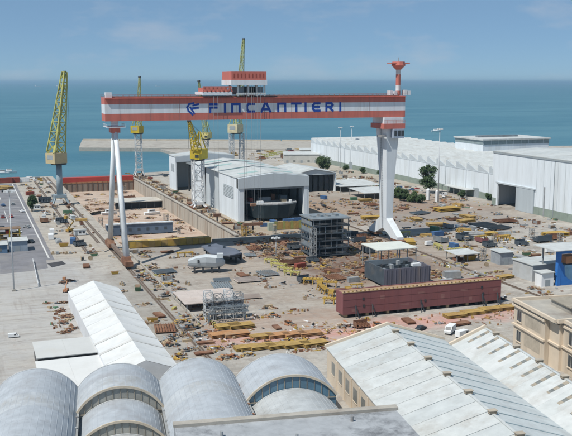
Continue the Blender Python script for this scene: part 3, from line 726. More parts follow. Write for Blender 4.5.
def door_hall():
    t = thing('door_hall', 'tall white hall with a big half open sliding door at the right edge', 'hall', (250, -40, 0))
    L_, D_, Hh = 152., 62., 33.6
    y0d, y1d, zd = 116.0, 145.5, 14.2                      # the doorway
    def wall(y0, y1, z0, z1): box(0, .7, y0, y1, z0, z1).build('wall_panel', hall_white, t)
    nb = 9
    for i in range(nb):
        y0, y1 = i*y0d/nb+.03, (i+1)*y0d/nb-.03
        wall(y0, y1, 4.6, Hh); box(-.05, .7, y0, y1, 0, 4.57).build('plinth_panel', M('green grey plinth', (.3, .36, .3), .8), t)
    wall(y0d, y1d, zd+.9, Hh); wall(y1d+.03, L_, 4.6, Hh); box(-.05, .7, y1d+.03, L_, 0, 4.57).build('plinth_panel', MATS['green grey plinth'], t)
    box(-.9, 0, y0d-9, y1d+1.5, zd, zd+.9).build('door_track', hall_grey, t)
    box(-.75, -.1, y0d-8, y0d+9.5, .1, zd-.02).build('door_leaf', M('door leaf', (.42, .47, .5), .6, 0, .1, .2, streak=True), t)
    box(-.5, .6, y1d, y1d+1.2, 0, zd).build('door_jamb', hall_white, t)
    box(.75, D_, L_-.7, L_, 0, Hh-.2).build('end_wall', hall_white, t)
    box(D_, D_+.7, 0, L_, 0, Hh).build('rear_wall', hall_white, t)
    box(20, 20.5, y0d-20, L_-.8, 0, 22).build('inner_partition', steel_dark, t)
    nr = 12
    for i in range(nr):
        y0, y1 = i*L_/nr+.02, (i+1)*L_/nr-.02
        MB().hexa([(-.3, y0, Hh+.02), (D_/2, y0, Hh+1.2), (D_/2, y1, Hh+1.2), (-.3, y1, Hh+.02)], [(-.3, y0, Hh+.4), (D_/2, y0, Hh+1.6), (D_/2, y1, Hh+1.6), (-.3, y1, Hh+.4)]).build('roof_sheet', roof_pale if i % 2 else roof_white, t)
        MB().hexa([(D_/2, y0, Hh+1.2), (D_+.8, y0, Hh+.02), (D_+.8, y1, Hh+.02), (D_/2, y1, Hh+1.2)], [(D_/2, y0, Hh+1.6), (D_+.8, y0, Hh+.4), (D_+.8, y1, Hh+.4), (D_/2, y1, Hh+1.6)]).build('roof_sheet', roof_pale, t)
    box(D_-.5, D_+.9, 0, L_, Hh+.42, Hh+1.6).build('rear_parapet', steel_dark, t)
    box(-.5, -.05, 98, 98.8, 0, 17).build('downpipe', grey_m, t)
    for i in range(17): box(-.1, -.004, 3+i*6.45, 3.22+i*6.45, 4.6, Hh-.3).build('cladding_rib', hall_grey, t)
    for i in (1, 5, 9, 13): box(-.3, -.11, 6+i*6.45, 6.3+i*6.45, 0, Hh).build('downpipe', louvre_m, t)
    box(-.35, -.004, 0, L_, Hh-.9, Hh-.05).build('eaves_gutter', louvre_m, t)
    occ(242, 320, -45, 114)
door_hall()

# storage building and low sheds far behind
def flat_shed(label, px_corner, w, d, h, roofm=roof_white, wallm=hall_white, rz=0, open_=False, name='storage_shed', pitch=.8):
    p = px_corner
    t = thing(name, label, 'shed', (p[0], p[1], 0), rz)
    if open_:
        for i in range(max(2, int(w/7))+1):
            for yy in (0.3, d-.6):
                x = .2+(w-.7)*i/max(2, int(w/7)); box(x, x+.3, yy, yy+.3, 0, h-.02).build('post', grey_m, t)
    else:
        box(0, w, 0, .3, 0, h).build('front_wall', wallm, t); box(0, .3, .3, d, 0, h).build('side_wall', wallm, t)
        box(w-.3, w, .3, d, 0, h).build('side_wall', wallm, t); box(.3, w-.3, d-.3, d, 0, h).build('rear_wall', wallm, t)
        k = max(1, int(w/6))
        for i in range(k):
            x = (i+.3)*w/k; box(x, x+min(2.2, w/k*.45), -.06, -.004, .9 if i % 2 else 0, min(h*.75, 2.6)).build('window' if i % 2 else 'door', glass_grey if i % 2 else louvre_m, t)
    n = max(2, int(w/6))
    for i in range(n):
        x0, x1 = -.4+(w+.8)*i/n+.01, -.4+(w+.8)*(i+1)/n-.01
        MB().hexa([(x0, -.5, h+.02), (x1, -.5, h+.02), (x1, d+.5, h+pitch), (x0, d+.5, h+pitch)], [(x0, -.5, h+.25), (x1, -.5, h+.25), (x1, d+.5, h+pitch+.23), (x0, d+.5, h+pitch+.23)]).build('roof_sheet', roofm, t)
    c, s = math.cos(rz), math.sin(rz)
    xs = [p[0]+c*a-s*b_ for a in (0, w) for b_ in (0, d)]; ys = [p[1]+s*a+c*b_ for a in (0, w) for b_ in (0, d)]
    occ(min(xs)-1, max(xs)+1, min(ys)-1, max(ys)+1)
    return t
q = P(284, 163); flat_shed('long pale storage building behind the smaller hall', (q.x, q.y), 34, 26, 8, roof_white, M('pale dirty wall', (.5, .5, .47), .8, 0, .2, .2), rz=R(-18))
q = P(300, 156); flat_shed('low white roof shed behind the pale storage building', (q.x, q.y), 30, 20, 6, roof_white, concrete, rz=R(-18))
flat_shed('white flat canopy, the left one of two in the yard', (184, 200), 32, 34, 4, roof_white, open_=True, name='canopy_shed')
flat_shed('white flat canopy, the right one of two in the yard', (184, 160), 29, 26, 4, roof_white, open_=True, name='canopy_shed')

# ------------------------------------------------------------------ old vaulted halls near the camera
def vault(label, t0, t1, segs, mats, lun):
    """segs: (s_near, s_far, z_valley, rise); mats per seg; lun: glazing at the near end of each seg or None"""
    p = NF(120, t0); t = thing('vaulted_hall', label, 'vaulted hall', p, -NR)
    w = t1-t0; n = 18
    def arc(zv, rise, off=0):
        r = (w*w/4+rise*rise)/(2*rise); a = math.asin(w/2/r)
        return [(w/2+(r+off)*math.sin(-a+2*a*i/n), zv+rise-r+(r+off)*math.cos(-a+2*a*i/n)) for i in range(n+1)]
    for k, (sa, sb, zv, rise) in enumerate(segs):
        ya, yb = sa-120, sb-120
        lo, hi = arc(zv, rise), arc(zv, rise, .3)
        bays = max(1, round((yb-ya)/7.5))
        for b_ in range(bays):                                # roofing bays
            y0, y1 = ya+(yb-ya)*b_/bays+.015, ya+(yb-ya)*(b_+1)/bays-.015
            m = MB(); m.add([(x, y0, z) for x, z in lo]+[(x, y0, z) for x, z in hi]+[(x, y1, z) for x, z in lo]+[(x, y1, z) for x, z in hi],
                [(n+1+i, n+2+i, 3*n+4+i, 3*n+3+i) for i in range(n)]+[(i, i+1, 2*n+3+i, 2*n+2+i) for i in range(n)]+[(i, i+1, n+2+i, n+1+i) for i in range(n)]+[(2*n+2+i, 2*n+3+i, 3*n+4+i, 3*n+3+i) for i in range(n)]+[(0, n+1, 3*n+3, 2*n+2), (n, 2*n+1, 4*n+3, 3*n+2)])
            o = m.build('roof_bay', mats[k] if (b_*7+k*3+int(t0)) % 5 else M('patched vault roofing', (.4, .43, .455), .75, 0, .2, .4, (.32, .32, .31), .45), t)
            f = o.data.polygons
            f.foreach_set('use_smooth', [True]*len(f))
            md = o.modifiers.new('edge', 'EDGE_SPLIT'); md.split_angle = R(40)
        sm = MB()                                             # standing seams
        for i in range(1, n, 1):
            x, z = hi[i]; sm.box(x-.06, x+.06, ya, yb, z-.05, z+.008)
        o = sm.build('roof_seam', mats[k], t); o['kind'] = 'stuff'
        for s_, yy in ((0, ya), (1, yb)):                       # pale rim at the ends
            m = MB(); q0, q1 = arc(zv, rise, -.12), arc(zv, rise, .36); y0, y1 = (yy-.3, yy-.02) if s_ == 0 else (yy+.02, yy+.4)
            m.add([(x, y0, z) for x, z in q0]+[(x, y0, z) for x, z in q1]+[(x, y1, z) for x, z in q0]+[(x, y1, z) for x, z in q1],
                [(i, i+1, n+2+i, n+1+i) for i in range(n)]+[(2*n+2+i, 2*n+3+i, 3*n+4+i, 3*n+3+i) for i in range(n)]+[(n+1+i, n+2+i, 3*n+4+i, 3*n+3+i) for i in range(n)]+[(i, i+1, 2*n+3+i, 2*n+2+i) for i in range(n)]+[(0, n+1, 3*n+3, 2*n+2), (n, 2*n+1, 4*n+3, 3*n+2)])
            m.build('rim', M('tan rim', (.55, .48, .38), .8) if s_ == 0 and lun[k] else M('pale rim', (.44, .46, .47), .8), t)
        # gable wall with glazing under the near arch
        y0 = ya+.08
        pts = [(x, z) for x, z in arc(zv, rise, -.02)]
        MB().prism([(0.02, 0), (w-.02, 0)]+pts[::-1], 'y', yb-.5, yb-.05).build('gable_wall', concrete, t)
        if lun[k]:
            g = MB(); g.prism([(.02, zv-4.2), (w-.02, zv-4.2)]+pts[::-1], 'y', y0, y0+.2); go = g.build('lunette_glazing', lun[k], t)
            for i in range(1, 12):
                x = w*i/12; r = (w*w/4+rise*rise)/(2*rise); zt = zv+rise-r+math.sqrt(max(0, r*r-(x-w/2)**2))-.1
                box(x-.07, x+.07, y0-.12, y0-.01, zv-4.1, zt).build('mullion', M('mullion tan', (.3, .27, .22), .8), go)
            box(.1, w-.1, y0-.22, y0-.13, zv-.6, zv-.35).build('transom', MATS['mullion tan'], go)
    for x in (0, w): 
        box(x-.2, x+.2, segs[0][0]-120, segs[-1][1]-120, 0, min(s_[2] for s_ in segs)-.3).build('side_wall', concrete, t)
    return t
LUN = M('dusty lunette glazing', (.34, .34, .31), .5, 0, .25, .4, (.22, .22, .2), .4)
vault('plain grey vaulted roof at the lower left corner', -24.4, -6.7, [(120, 196, 8, 5)], [vault_m], [None])
vault('stepped vaulted roof with two dark arched skylights below the white tent', -6.3, 11.5, [(120, 168.2, 2.4, 5), (168.6, 180.4, 5.2, 5), (180.9, 196, 8, 5)], [vault_m2, vault_m, vault_m], [None, LUN, LUN])
vault('plain grey vaulted roof between the two stepped vaulted roofs', 11.9, 29.2, [(157.8, 196.3, 8, 5)], [vault_m], [None])
vault('vaulted roof with a blue arched skylight beside the long shed', 29.6, 49.6, [(157.8, 180, 4.9, 5), (180.5, 195.5, 8, 5)], [vault_m2, vault_m], [None, glass_blue])
# valley gutters between the vaults
for tt, lab in ((-6.5, 'leaden valley gutter left of the stepped vaulted roof'), (11.7, 'leaden valley gutter right of the stepped vaulted roof'), (29.4, 'leaden valley gutter left of the blue arched skylight')):
    g = thing('valley_gutter', lab, 'gutter', NF(120, tt), -NR)
    y0g = 0 if tt < 0 else 44.8
    box(-.55, .55, y0g, 76, 7.75, 8.05).build('trough', M('lead gutter', (.3, .31, .31), .8), g)
    for i in range(5): box(-.35, .35, 46+i*6, 46.6+i*6, 8.05, 8.35).build('bracket', rust_m if tt > 20 else grey_m, g)
fr = thing('flat_roof', 'low flat grey roof with dark tar stains at the bottom edge', 'roof', NF(96, 11.9), -NR)
tar = M('tarred flat roof', (.34, .36, .38), .85, 0, .2, .3, (.09, .095, .105), .9)
box(0, 43, 0, 61.2, 0, 13.3).build('roof_slab', tar, fr)
for x, y in ((8, 54), (21, 50), (33, 56)): MB().tube((x, y, 13.3), (x, y, 14.3), .3, n=10).build('vent_pipe', grey_m, fr)
for i in range(7): box(i*6.1+.1, i*6.1+.22, 30, 59.5, 13.3, 13.33).build('roof_seam', tar, fr)
box(-.2, 43.4, 59.6, 61.3, 13.31, 13.9).build('parapet', concrete, fr)

# ------------------------------------------------------------------ long pitched sheds
def pitched(label, t0, t1, s0, s1, ze, zr, ml, mr, npan, wallm, ridge_frac=.5, skyl=None, ribs=False):
    p = NF(s0, t0); t = thing('long_shed', label, 'shed', p, -NR); w = t1-t0; L_ = s1-s0; xr = w*ridge_frac
    def panel(x0, z0, x1, z1, y0, y1, m, name='roof_panel', h=.22, up=0):
        MB().hexa([(x0, y0, z0+up), (x1, y0, z1+up), (x1, y1, z1+up), (x0, y1, z0+up)], [(x0, y0, z0+h+up), (x1, y0, z1+h+up), (x1, y1, z1+h+up), (x0, y1, z0+h+up)]).build(name, m, t)
    for i in range(npan):
        y0, y1 = i*L_/npan+.004, (i+1)*L_/npan-.004; j = random.random()*.03
        panel(-.5, ze, xr, zr, y0, y1, ml[i % len(ml)] if i % 7 != 4 else M('patched sheet roof', (.5, .52, .51), .65, 0, .2, .4, (.38, .35, .31), .45), up=j)
        panel(xr, zr, w+.05, ze, y0, y1, mr[i % len(mr)], up=j)
        if ribs:                                             # raised joints
            panel(xr+.6, zr-.6/(w-xr)*(zr-ze), w-.3, ze, y1-.12, y1+.14, M('raised joint', (.27, .34, .37), .7), 'joint_strip', .3, .1)
            panel(0, ze+.16, xr-.5, zr, y1-.05, y1+.07, roof_white, 'joint_strip', .03, .22)
    if skyl:
        for i in range(npan):
            y0 = (i+.5)*L_/npan
            for j in range(7):
                f0, f1 = .12+j*.12, .12+j*.12+.117
                zz = lambda f: ze+(zr-ze)*f
                panel(xr*f0, zz(f0), xr*f1, zz(f1), y0-.6, y0+.6, glass_grey if j % 2 else M('tan skylight', (.34, .3, .24), .6), 'skylight', .12, .25)
    box(-.3, .1, 0, L_, 0, ze-.02).build('side_wall', wallm, t)
    box(w-.1, w+.02, 0, L_, 0, ze-.1).build('side_wall', wallm, t)
    for i in range(int(L_/6.5)):
        wn_ = box(-.36, -.31, 3+i*6.5, 6+i*6.5, 3.0, 6.2).build('window', glass_grey, t)
        box(-.46, -.37, 2.8+i*6.5, 6.2+i*6.5, 2.75, 2.98).build('sill', beige_trim, wn_)
        box(-.5, -.31, .6+i*6.5, 1.4+i*6.5, 0, ze-.3).build('pilaster', beige_trim, t)
    MB().prism([(-.3, 0), (w, 0), (w, ze), (xr, zr), (-.3, ze)], 'y', L_-.4, L_-.02).build('gable_wall', wallm, t)
    MB().prism([(-.8, ze+.2), (xr, zr+.15), (w+.1, ze+.2), (w+.1, ze+.9), (xr, zr+1.0), (-.8, ze+.9)], 'y', L_, L_+.7).build('gable_coping', beige_trim, t)
    for i in range(npan//2+1):                               # ridge ventilators
        y = L_-6.5-i*11.4
        if y < 0: break
        v = MB(); v.prism([(y-.5, zr+.25), (y+.5, zr+.25), (y+.5, zr+.8), (y-.5, zr+.8)], 'x', xr-.75, xr+.75); vo = v.build('ridge_vent', M('vent tan', (.33, .27, .2), .8), t)
        box(xr-.9, xr+.9, y-.65, y+.65, zr+.81, zr+.95).build('vent_cap', M('vent cap', (.42, .37, .3), .8), vo)
    box(xr-.3, xr+.3, 0, L_, zr+.2, zr+.32).build('ridge_cap', roof_white, t)
    return t
pitched('long shed with a white left slope and ribbed bluish right slope', 56.5, 88.7, 112, 214, 8, 13, [roof_white, roof_white, roof_pale], [roof_blue], 18, beige_wall, ribs=True)
pitched('narrow white shed with rows of dashed skylights next to the beige building', 88.9, 105, 112, 209, 8, 12.2, [roof_white, M('white sheet roof b', (.54, .56, .555), .6, 0, .14, .3, (.42, .415, .39), .45)], [roof_blue, roof_pale], 17, beige_wall, .56, skyl=True)
# ------------------------------------------------------------------ beige office building
def beige():
    t = thing('beige_building', 'two storey beige building with windows and a flat grey roof at the right', 'building', NF(150, 119), -NR)
    D_ = 80.3
    box(0, 45, 0, 62, 0, 13.2).build('main_wall', beige_wall, t)
    box(-2.2, 40, 62, D_, 0, 13.2).build('corner_wing', beige_wall, t)
    box(-.9, -.004, 56.5, 61.9, 0, 13.2).build('pilaster', beige_trim, t)
    for z in (6.6, 12.2):
        box(-.45, -.002, 0, 56.4, z, z+.55).build('cornice', beige_trim, t)
        box(-2.75, -2.202, 61.9, D_+.5, z, z+.55).build('cornice', beige_trim, t)
        box(-1.4, -.902, 56.2, 61.88, z, z+.55).build('cornice', beige_trim, t)
        box(-2.2, 40, D_+.003, D_+.55, z, z+.55).build('cornice', beige_trim, t)
    def win(x, y, z, w=2.6, h=3.0):
        o = box(x-.05, x-.004, y, y+w, z, z+h).build('window', glass_dark, t)
        for a in (0, w*.5-.06, w-.12): box(x-.12, x-.055, y+a, y+a+.12, z, z+h).build('frame', M('window frame', (.4, .4, .38), .6), o)
        box(x-.3, x-.006, y-.2, y+w+.2, z-.3, z-.02).build('sill', beige_trim, o)
    for z in (2.4, 8.3):
        for y in (75.6,): win(-2.2, y, z)
        for y in (5, 14, 23, 32, 41, 50): win(0, y, z, 3.2, 3.2)
        o = box(-2.24, -2.203, 64.5, 73.5, z-.2, z+3.3).build('wall_panel', M('grey beige panel', (.42, .37, .3), .85), t)
    # roofs
    box(-.3, 45.2, -.3, 56, 13.2, 13.5).build('roof', M('blue grey flat roof', (.27, .32, .38), .7, 0, .1, .1, (.22, .25, .28), .3), t)
    box(-2.6, 40.3, 56.05, D_+.3, 13.2, 13.5).build('roof', concrete, t)
    for a in ((-.5, .2, -.3, 56), (-2.9, -2.2, 56.1, D_+.6)): box(a[0], a[1], a[2], a[3], 13.5, 14.4).build('parapet', beige_trim, t)
    box(-2.15, 40.3, D_+.01, D_+.6, 13.5, 14.4).build('parapet', beige_trim, t)
    box(-2.1, 40, 55.3, 56.0, 13.5, 14.6).build('parapet', beige_trim, t)
    box(6, 19, 63, 74, 13.5, 15.2).build('roof_housing', concrete, t)
    box(5.5, 19.5, 62.5, 74.5, 15.2, 15.5).build('housing_cap', M('brown felt', (.3, .27, .22), .9), t)
beige()
# ------------------------------------------------------------------ white tent hall
def tent():
    X0, X1, Y0, Y1 = -30.2, -12.9, -152., -57.5
    t = thing('tent_hall', 'long bright white tent hall with a ridged membrane roof', 'tent', (X0, Y0, 0)); w = X1-X0; L_ = Y1-Y0; ze, zr = 5., 8.2; nb = 10
    for i in range(nb):
        y0, y1 = i*L_/nb, (i+1)*L_/nb
        for s in (0, 1):
            m = MB(); nu, nv = 4, 6; vs = []
            for a in range(nu+1):
                for b_ in range(nv+1):
                    f, g = a/nu, b_/nv; x = (f*w/2) if s == 0 else w-f*w/2
                    z = ze+(zr-ze)*f-.34*math.sin(math.pi*g)*(.4+.6*math.sin(math.pi*f))
                    vs.append((x, y0+(y1-y0)*g, z))
            m.add(vs, [(a*(nv+1)+b_, a*(nv+1)+b_+1, (a+1)*(nv+1)+b_+1, (a+1)*(nv+1)+b_) for a in range(nu) for b_ in range(nv)])
            m.build('membrane_bay', tent_m, t, smooth=True)
            x = 0 if s == 0 else w
            box(x-.06, x+.06, y0+.05, y1-.05, 0, ze-.1).build('side_curtain', M('tent side', (.62, .64, .66), .7, 0, .1), t)
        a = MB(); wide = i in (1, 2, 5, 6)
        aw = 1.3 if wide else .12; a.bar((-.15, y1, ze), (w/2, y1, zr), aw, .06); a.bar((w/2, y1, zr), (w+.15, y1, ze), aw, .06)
        a.build('rib_and_shade_band', M('tent shade band', (.56, .56, .54), .6) if wide else tent_m, t)  # wide grey bands paint soft shading on the membrane; narrow ones are ribs
    for y in (0, L_): MB().prism([(0, 0), (w, 0), (w, ze-.1), (w/2, zr-.1), (0, ze-.1)], 'y', y-.05, y+.05).build('end_curtain', M('tent side', (.62, .64, .66)), t)
    occ(X0-2, X1+2, Y0, Y1+2)
tent()
flat_shed('pale flat roof shed nearest the tent top, the farther of two', (-45.8, -128.6), 15.4, 14.6, 4.2, M('matt pale roof', (.52, .53, .52), .7, 0, .06, .2, (.5, .49, .45), .3), M('gap shade wall', (.1, .1, .1), .8), pitch=.1)  # walls darkened to stand for the shade in the gap between the sheds
flat_shed('white flat roof shed next to the vaulted roofs, the nearer of two', (-46.3, -153), 15.9, 22.0, 3.6, M('matt white roof', (.62, .63, .62), .7, 0, .05, .2, (.52, .52, .49), .3), pitch=.3)

# ------------------------------------------------------------------ ship blocks in the yard
def deck_block():
    t = thing('ship_block', 'dark multi deck ship block standing under the gantry crane', 'ship block', (79.5, -10.5, 0)); w, d, h = 17.5, 15., 17.; n = 5
    for i in range(n+1):
        z = .8+i*(h-.8)/n; e = .5 if i % 2 else 0
        box(-e, w+e, -e, d+e, z, z+.55).build('deck', block_mid if i == n else block_dark, t)
    for i in range(n):
        z0, z1 = .8+i*(h-.8)/n+.56, .8+(i+1)*(h-.8)/n-.01
        for k in range(7):
            x = .3+k*(w-.9)/6; box(x, x+.35, .2, .6, z0, z1).build('frame_post', block_mid if (i+k) % 3 else steel_dark, t)
        for k in range(1, 5):
            y = .3+k*(d-.9)/4
            box(.2, .6, y, y+.35, z0, z1).build('frame_post', block_mid, t)
        box(3 if i % 2 else .9, w-2, 4.2, 4.5, z0, z1).build('bulkhead', steel_dark, t)
        if i in (1, 3, 4): box(.1, .18, 1.5, d-1, z0, z0+1.9).build('side_plate', block_mid, t)
        r = MB()
        for z in (.6, 1.1): r.bar((-.4, -.45, z0+z), (w+.4, -.45, z0+z), .07)
        r.build('railing', grey_m, t)
    for x, y in ((1, 1), (w-1.5, 1), (1, d-1.5), (w-1.5, d-1.5), (w/2, 1), (w/2, d-1.5)): box(x-.4, x+.6, y-.4, y+.6, 0, .79).build('support_block', tan_m, t)
    for i in range(4): box(2+i*3.6, 3.4+i*3.6, 5, 9, h+.56, h+1.0+.4*(i % 2)).build('deck_fitting', block_mid, t)
    occ(77, 99, -13, 7)
    tr = thing('stair_tower', 'grey scaffold stair tower leaning on the dark multi deck block', 'stair tower', (78.5, -13.2, 0))
    MB().lattice((0, 0, 0), (0, 0, 14), 2.2, 2.2, 7, .16).build('frame', grey_m, tr)
deck_block()
def open_box():
    t = thing('ship_block', 'open topped grey steel block with inner bulkheads behind the maroon block', 'ship block', (84, -71.5, 0)); w, d, h = 19.5, 17.5, 7.2
    vio = M('violet grey steel', (.13, .13, .165), .65, 0, .3, .3, (.2, .17, .16), .45, streak=True)
    box(0, w, 0, .4, .8, h).build('front_plate', vio, t); box(0, .4, .4, d, .8, h).build('side_plate', block_dark, t)
    box(w-.4, w, .4, d, .8, h).build('side_plate', vio, t); box(.4, w-.4, d-.4, d, .8, h).build('rear_plate', block_mid, t)
    box(.4, w-.4, .4, d-.4, .8, 1.4).build('bottom_plate', block_dark, t)
    for i in range(1, 5): box(.4, w-.4, i*d/5, i*d/5+.3, 1.4, h-1.2).build('bulkhead', block_dark, t)
    for i in range(1, 5): box(i*w/5, i*w/5+.3, .4, d-.4, 1.4, h-1.8).build('stiffener', block_mid, t)
    for i in range(10): box(.6+i*2, .8+i*2, -.2, -.01, .9, h-.2).build('stiffener', vio, t)
    for x in (1, 9, 17):
        for y in (1, 15): box(x, x+1, y, y+1, 0, .79).build('support_block', tan_m, t)
    box(12.5, 16, 1, 3, h+.01, h+1.0).build('white_roll', white_paint, t)
    for i in range(9): box(1.5+i*1.9, 2.6+i*1.9, 3.8+(i*5) % 9, 5.2+(i*5) % 9, 3.4, h-.6+.5*(i % 3)).build('inner_fitting', (block_mid, steel_dark, grey_m)[i % 3], t)
    occ(82, 106, -74, -52)
open_box()
t = thing('canopy', 'big pale flat canopy sheet on posts in front of the right crane leg', 'canopy', (93.5, -46, 0))
for i in range(4): box(i*4.6, i*4.6+4.56, 0, 16, 9, 9.3).build('roof_sheet', M('pale canopy', (.6, .63, .58), .6, 0, .08, .3), t)
for x in (.3, 9, 17.6):
    for y in (.5, 8, 15): box(x, x+.35, y, y+.35, 0, 8.98).build('post', grey_m, t)
occ(92, 114, -48, -28)
def maroon_block():
    t = thing('ship_block', 'long maroon hull block lying across the yard', 'ship block', (52.1, -105.6, 0)); L_, d, h = 60.2, 5.6, 8.5
    n = 12
    for i in range(n): box(i*L_/n+.015, (i+1)*L_/n-.015, 0, .5, 1.2, h).build('hull_plate', maroon, t)
    for i in range(n): box(i*L_/n+.015, (i+1)*L_/n-.015, d-.5, d, 1.2, h).build('hull_plate', maroon, t)
    box(0, .5, .5, d-.5, 1.2, h-.1).build('end_plate', maroon, t); box(L_-.5, L_, .5, d-.5, 1.2, h-.1).build('end_plate', maroon, t)
    box(.5, L_-.5, .5, d-.5, h-.8, h-.2).build('top_plate', M('top plate rust', (.36, .24, .15), .85, 0, .3, .3), t)
    box(-.1, L_+.1, -.12, .55, h, h+.22).build('top_flange', M('flange tan', (.45, .34, .2), .8), t)
    for i in range(41): box(.3+i*1.48, .75+i*1.48, -.1, .3, h+.23, h+.62).build('lug', och_m if i % 3 else brown_m, t)
    for x, z in ((7, 5.6), (7.2, 3.2), (52, 5.9), (52.6, 3.6), (30, 3)):
        box(x, x+.7, -.12, -.01, z, z+.9).build('opening', steel_dark, t)
    pr = M('primer patch', (.26, .13, .12), .75, 0, .2, .4); sm_ = M('weld seam', (.13, .055, .055), .7)
    for x, z, w, q in ((3.2, 2, 2.2, .8), (13.5, 5.4, 1.6, 1.3), (21, 2.6, 3.2, .5), (27.5, 6.1, 2.5, .6), (36.3, 3.6, 1.4, 1.6), (44, 5.6, 2.8, .7), (47.4, 2.2, 1.2, 1.1), (57, 4.6, 1.8, .9)): box(x, x+w, -.012, -.004, z, z+q).build('primer_patch', pr, t)
    for z in (3.6, 6.0): box(.02, L_-.02, -.03, -.013, z, z+.07).build('weld_seam', sm_, t)
    for i in range(16): box(1+i*3.8, 2.0+i*3.8, .6, d-.6, 0, 1.19).build('support_block', steel_dark if i % 2 else tan_m, t)
    for i in (0, 1, 4, 8, 9):
        s = MB(); x = 4+i*6; s.bar((x, -1.8, 0), (x+.6, -.02, 4), .25); s.bar((x+1.2, -1.8, 0), (x+.6, -.02, 4), .25); s.build('shore', steel_dark, t)
    occ(50, 114, -110, -98)
maroon_block()
def bow_piece():
    p = P(206, 272); t = thing('ship_bow_section', 'pale upturned bow section of a ship on dark supports', 'ship block', (p.x, p.y, 0), R(-14))
    st = [(-7.2, 1.7, 5.0, 2.6), (-4, 2.6, 6.2, 2.0), (0, 3.4, 6.8, 1.6), (4, 3.4, 6.4, 1.5), (6.6, 2.0, 5.6, 2.2), (7.8, .5, 4.6, 3.2)]   # x, halfwidth, top, keel
    m = MB(); n = 10
    for x, hw, zt, zk in st: m.v += [(x, hw*math.cos(math.pi*i/n), zt-(zt-zk)*math.sin(math.pi*i/n)**.7) for i in range(n+1)]
    for k in range(len(st)-1): m.f += [(k*(n+1)+i, k*(n+1)+i+1, (k+1)*(n+1)+i+1, (k+1)*(n+1)+i) for i in range(n)]
    m.f += [tuple(k*(n+1)+i for k in range(len(st)))+tuple(k*(n+1)+(n-i) for k in reversed(range(len(st)))) for i in (0,)]
    m.f += [tuple(range(n+1)), tuple(range((len(st)-1)*(n+1), len(st)*(n+1)))]
    m.build('shell', M('pale blue grey primer', (.5, .54, .56), .6, 0, .12, .4), t, smooth=False)
    for x in (-5, -1.5, 2, 5):
        box(x, x+.7, -2.2, 2.2, 0, 2.2).build('cradle', steel_dark, t)
    for x in (-3.4, 1.2): box(x, x+.8, -2.95, -2.6, 4.2, 5.6).build('opening', steel_dark, t)
    box(4.5, 7, -1.4, 1.4, 5.9, 7.6).build('bulwark', M('pale blue grey primer', (.5, .54, .56)), t)
    occ(p.x-9, p.x+9, p.y-6, p.y+6)
bow_piece()
def dark_panel():
    t = thing('ship_block', 'flat dark blue grey deck panel raised behind the pale bow section', 'ship block', (35, -8, 0), 0)
    pts = [(-.2, 2), (6, -4.5), (12.2, -1.2), (12.6, 9), (8, 24), (.4, 21)]
    vio = M('slate deck steel', (.13, .15, .19), .6, 0, .2, .3, (.2, .2, .2), .3)
    MB().prism(pts, 'z', 4, 4.5).build('deck', vio, t)
    for i in range(6): box(.8, 11.6, -.4+i*3.7, -.1+i*3.7, 2.6, 3.99).build('stiffener', block_dark, t)
    MB().prism([(12.2, -1.2), (12.7, -1.0), (13.1, 9), (12.62, 9)], 'z', 1.2, 4.4).build('side_plate', block_dark, t)
    for x, y in ((2, 2), (10.5, 1), (10.5, 9), (2, 18), (8, 20)): box(x-.4, x+.4, y-.4, y+.4, 0, 2.6).build('support_block', steel_dark, t)
    for x, y in ((3, 18), (8, 12)): box(x, x+1, y, y+.6, 4.5, 5.4).build('lug', block_dark, t)
    occ(32, 50, -14, 18)
dark_panel()
def pale_platform():
    t = thing('work_platform', 'pale pinkish plate platform on frames left of the concrete slab', 'platform', (5.4, -81, 0))
    for i in range(5): box(i*4.1, i*4.1+4.06, 0, 18.6, 2.7, 3.0).build('plate', pink_plate, t)
    for x in (.6, 10, 19.6):
        for y in (.5, 9, 18): box(x, x+.4, y, y+.4, 0, 2.69).build('post', grey_m, t)
    for i in range(3): box(12+i*2.6, 14.4+i*2.6, -5, -1.2, .4, 2.2).build('dark_block', block_dark, t)
    occ(4, 27, -88, -61)
    t = thing('lattice_rig', 'grey lattice rig of stacked frames in front of the pale platform', 'scaffold', (10.5, -92, 0))
    for i in range(4):
        MB().lattice((i*3.4, 0, 0), (i*3.4, 0, 9.5-1.2*(i % 2)), 2.6, 2.4, 5, .17).build('frame_tower', grey_m if i % 2 else lattice_pale, t)
    for z in (3.2, 6.4): box(-1.6, 11.8, -1.7, 1.7, z, z+.14).build('work_deck', grey_m, t)
    MB().lattice((-1, -4, 4.2), (12, -5, 4.2), 2, 1.6, 7, .15).build('cross_truss', block_mid, t)
    for x in (-1, 11): MB().bar((x, -4.4, 0), (x, -4.4, 3.4), .5).build('post', block_mid, t)
    occ(7, 24, -98, -88)
pale_platform()
# yellow barrier by the dock head
t = thing('barrier_row', 'long ochre yellow rack of scaffold boards across the dock head', 'rack', (8.2, 40, 0))
for i in range(13):
    box(i*3+.05, i*3+2.9, 0, .25, .3, 3.2).build('front_board', och_m if i % 2 else yel_m, t)
    box(i*3+.05, i*3+2.9, .3, 4.6, 2.9, 3.15).build('top_board', och_m if (i+1) % 2 else M('pale ochre', (.5, .36, .12), .7, 0, .3, .5), t)
    box(i*3+.2, i*3+.5, .3, 4.4, 0, 2.88).build('frame', och_m, t)
occ(6, 50, 36, 46)
t = thing('road_slab', 'raised pale concrete roadway beam crossing before the big hall', 'roadway', (49, 43.5, 0))
for i in range(12): box(i*6.2, i*6.2+6.17, 0, 2.6, 0, 1.3).build('slab', concrete, t)
occ(47, 125, 42, 47)
t = thing('panel_rack', 'ochre and green slatted panel standing in front of the open hall', 'panel', (88.5, 66, 0))
for i in range(16): box(i*1.5+.02, i*1.5+1.46, 0, .3, .2, 4.6-.2*(i % 3)).build('board', och_m if i % 3 else M('ochre green', (.3, .3, .1), .7, 0, .3, .5), t)
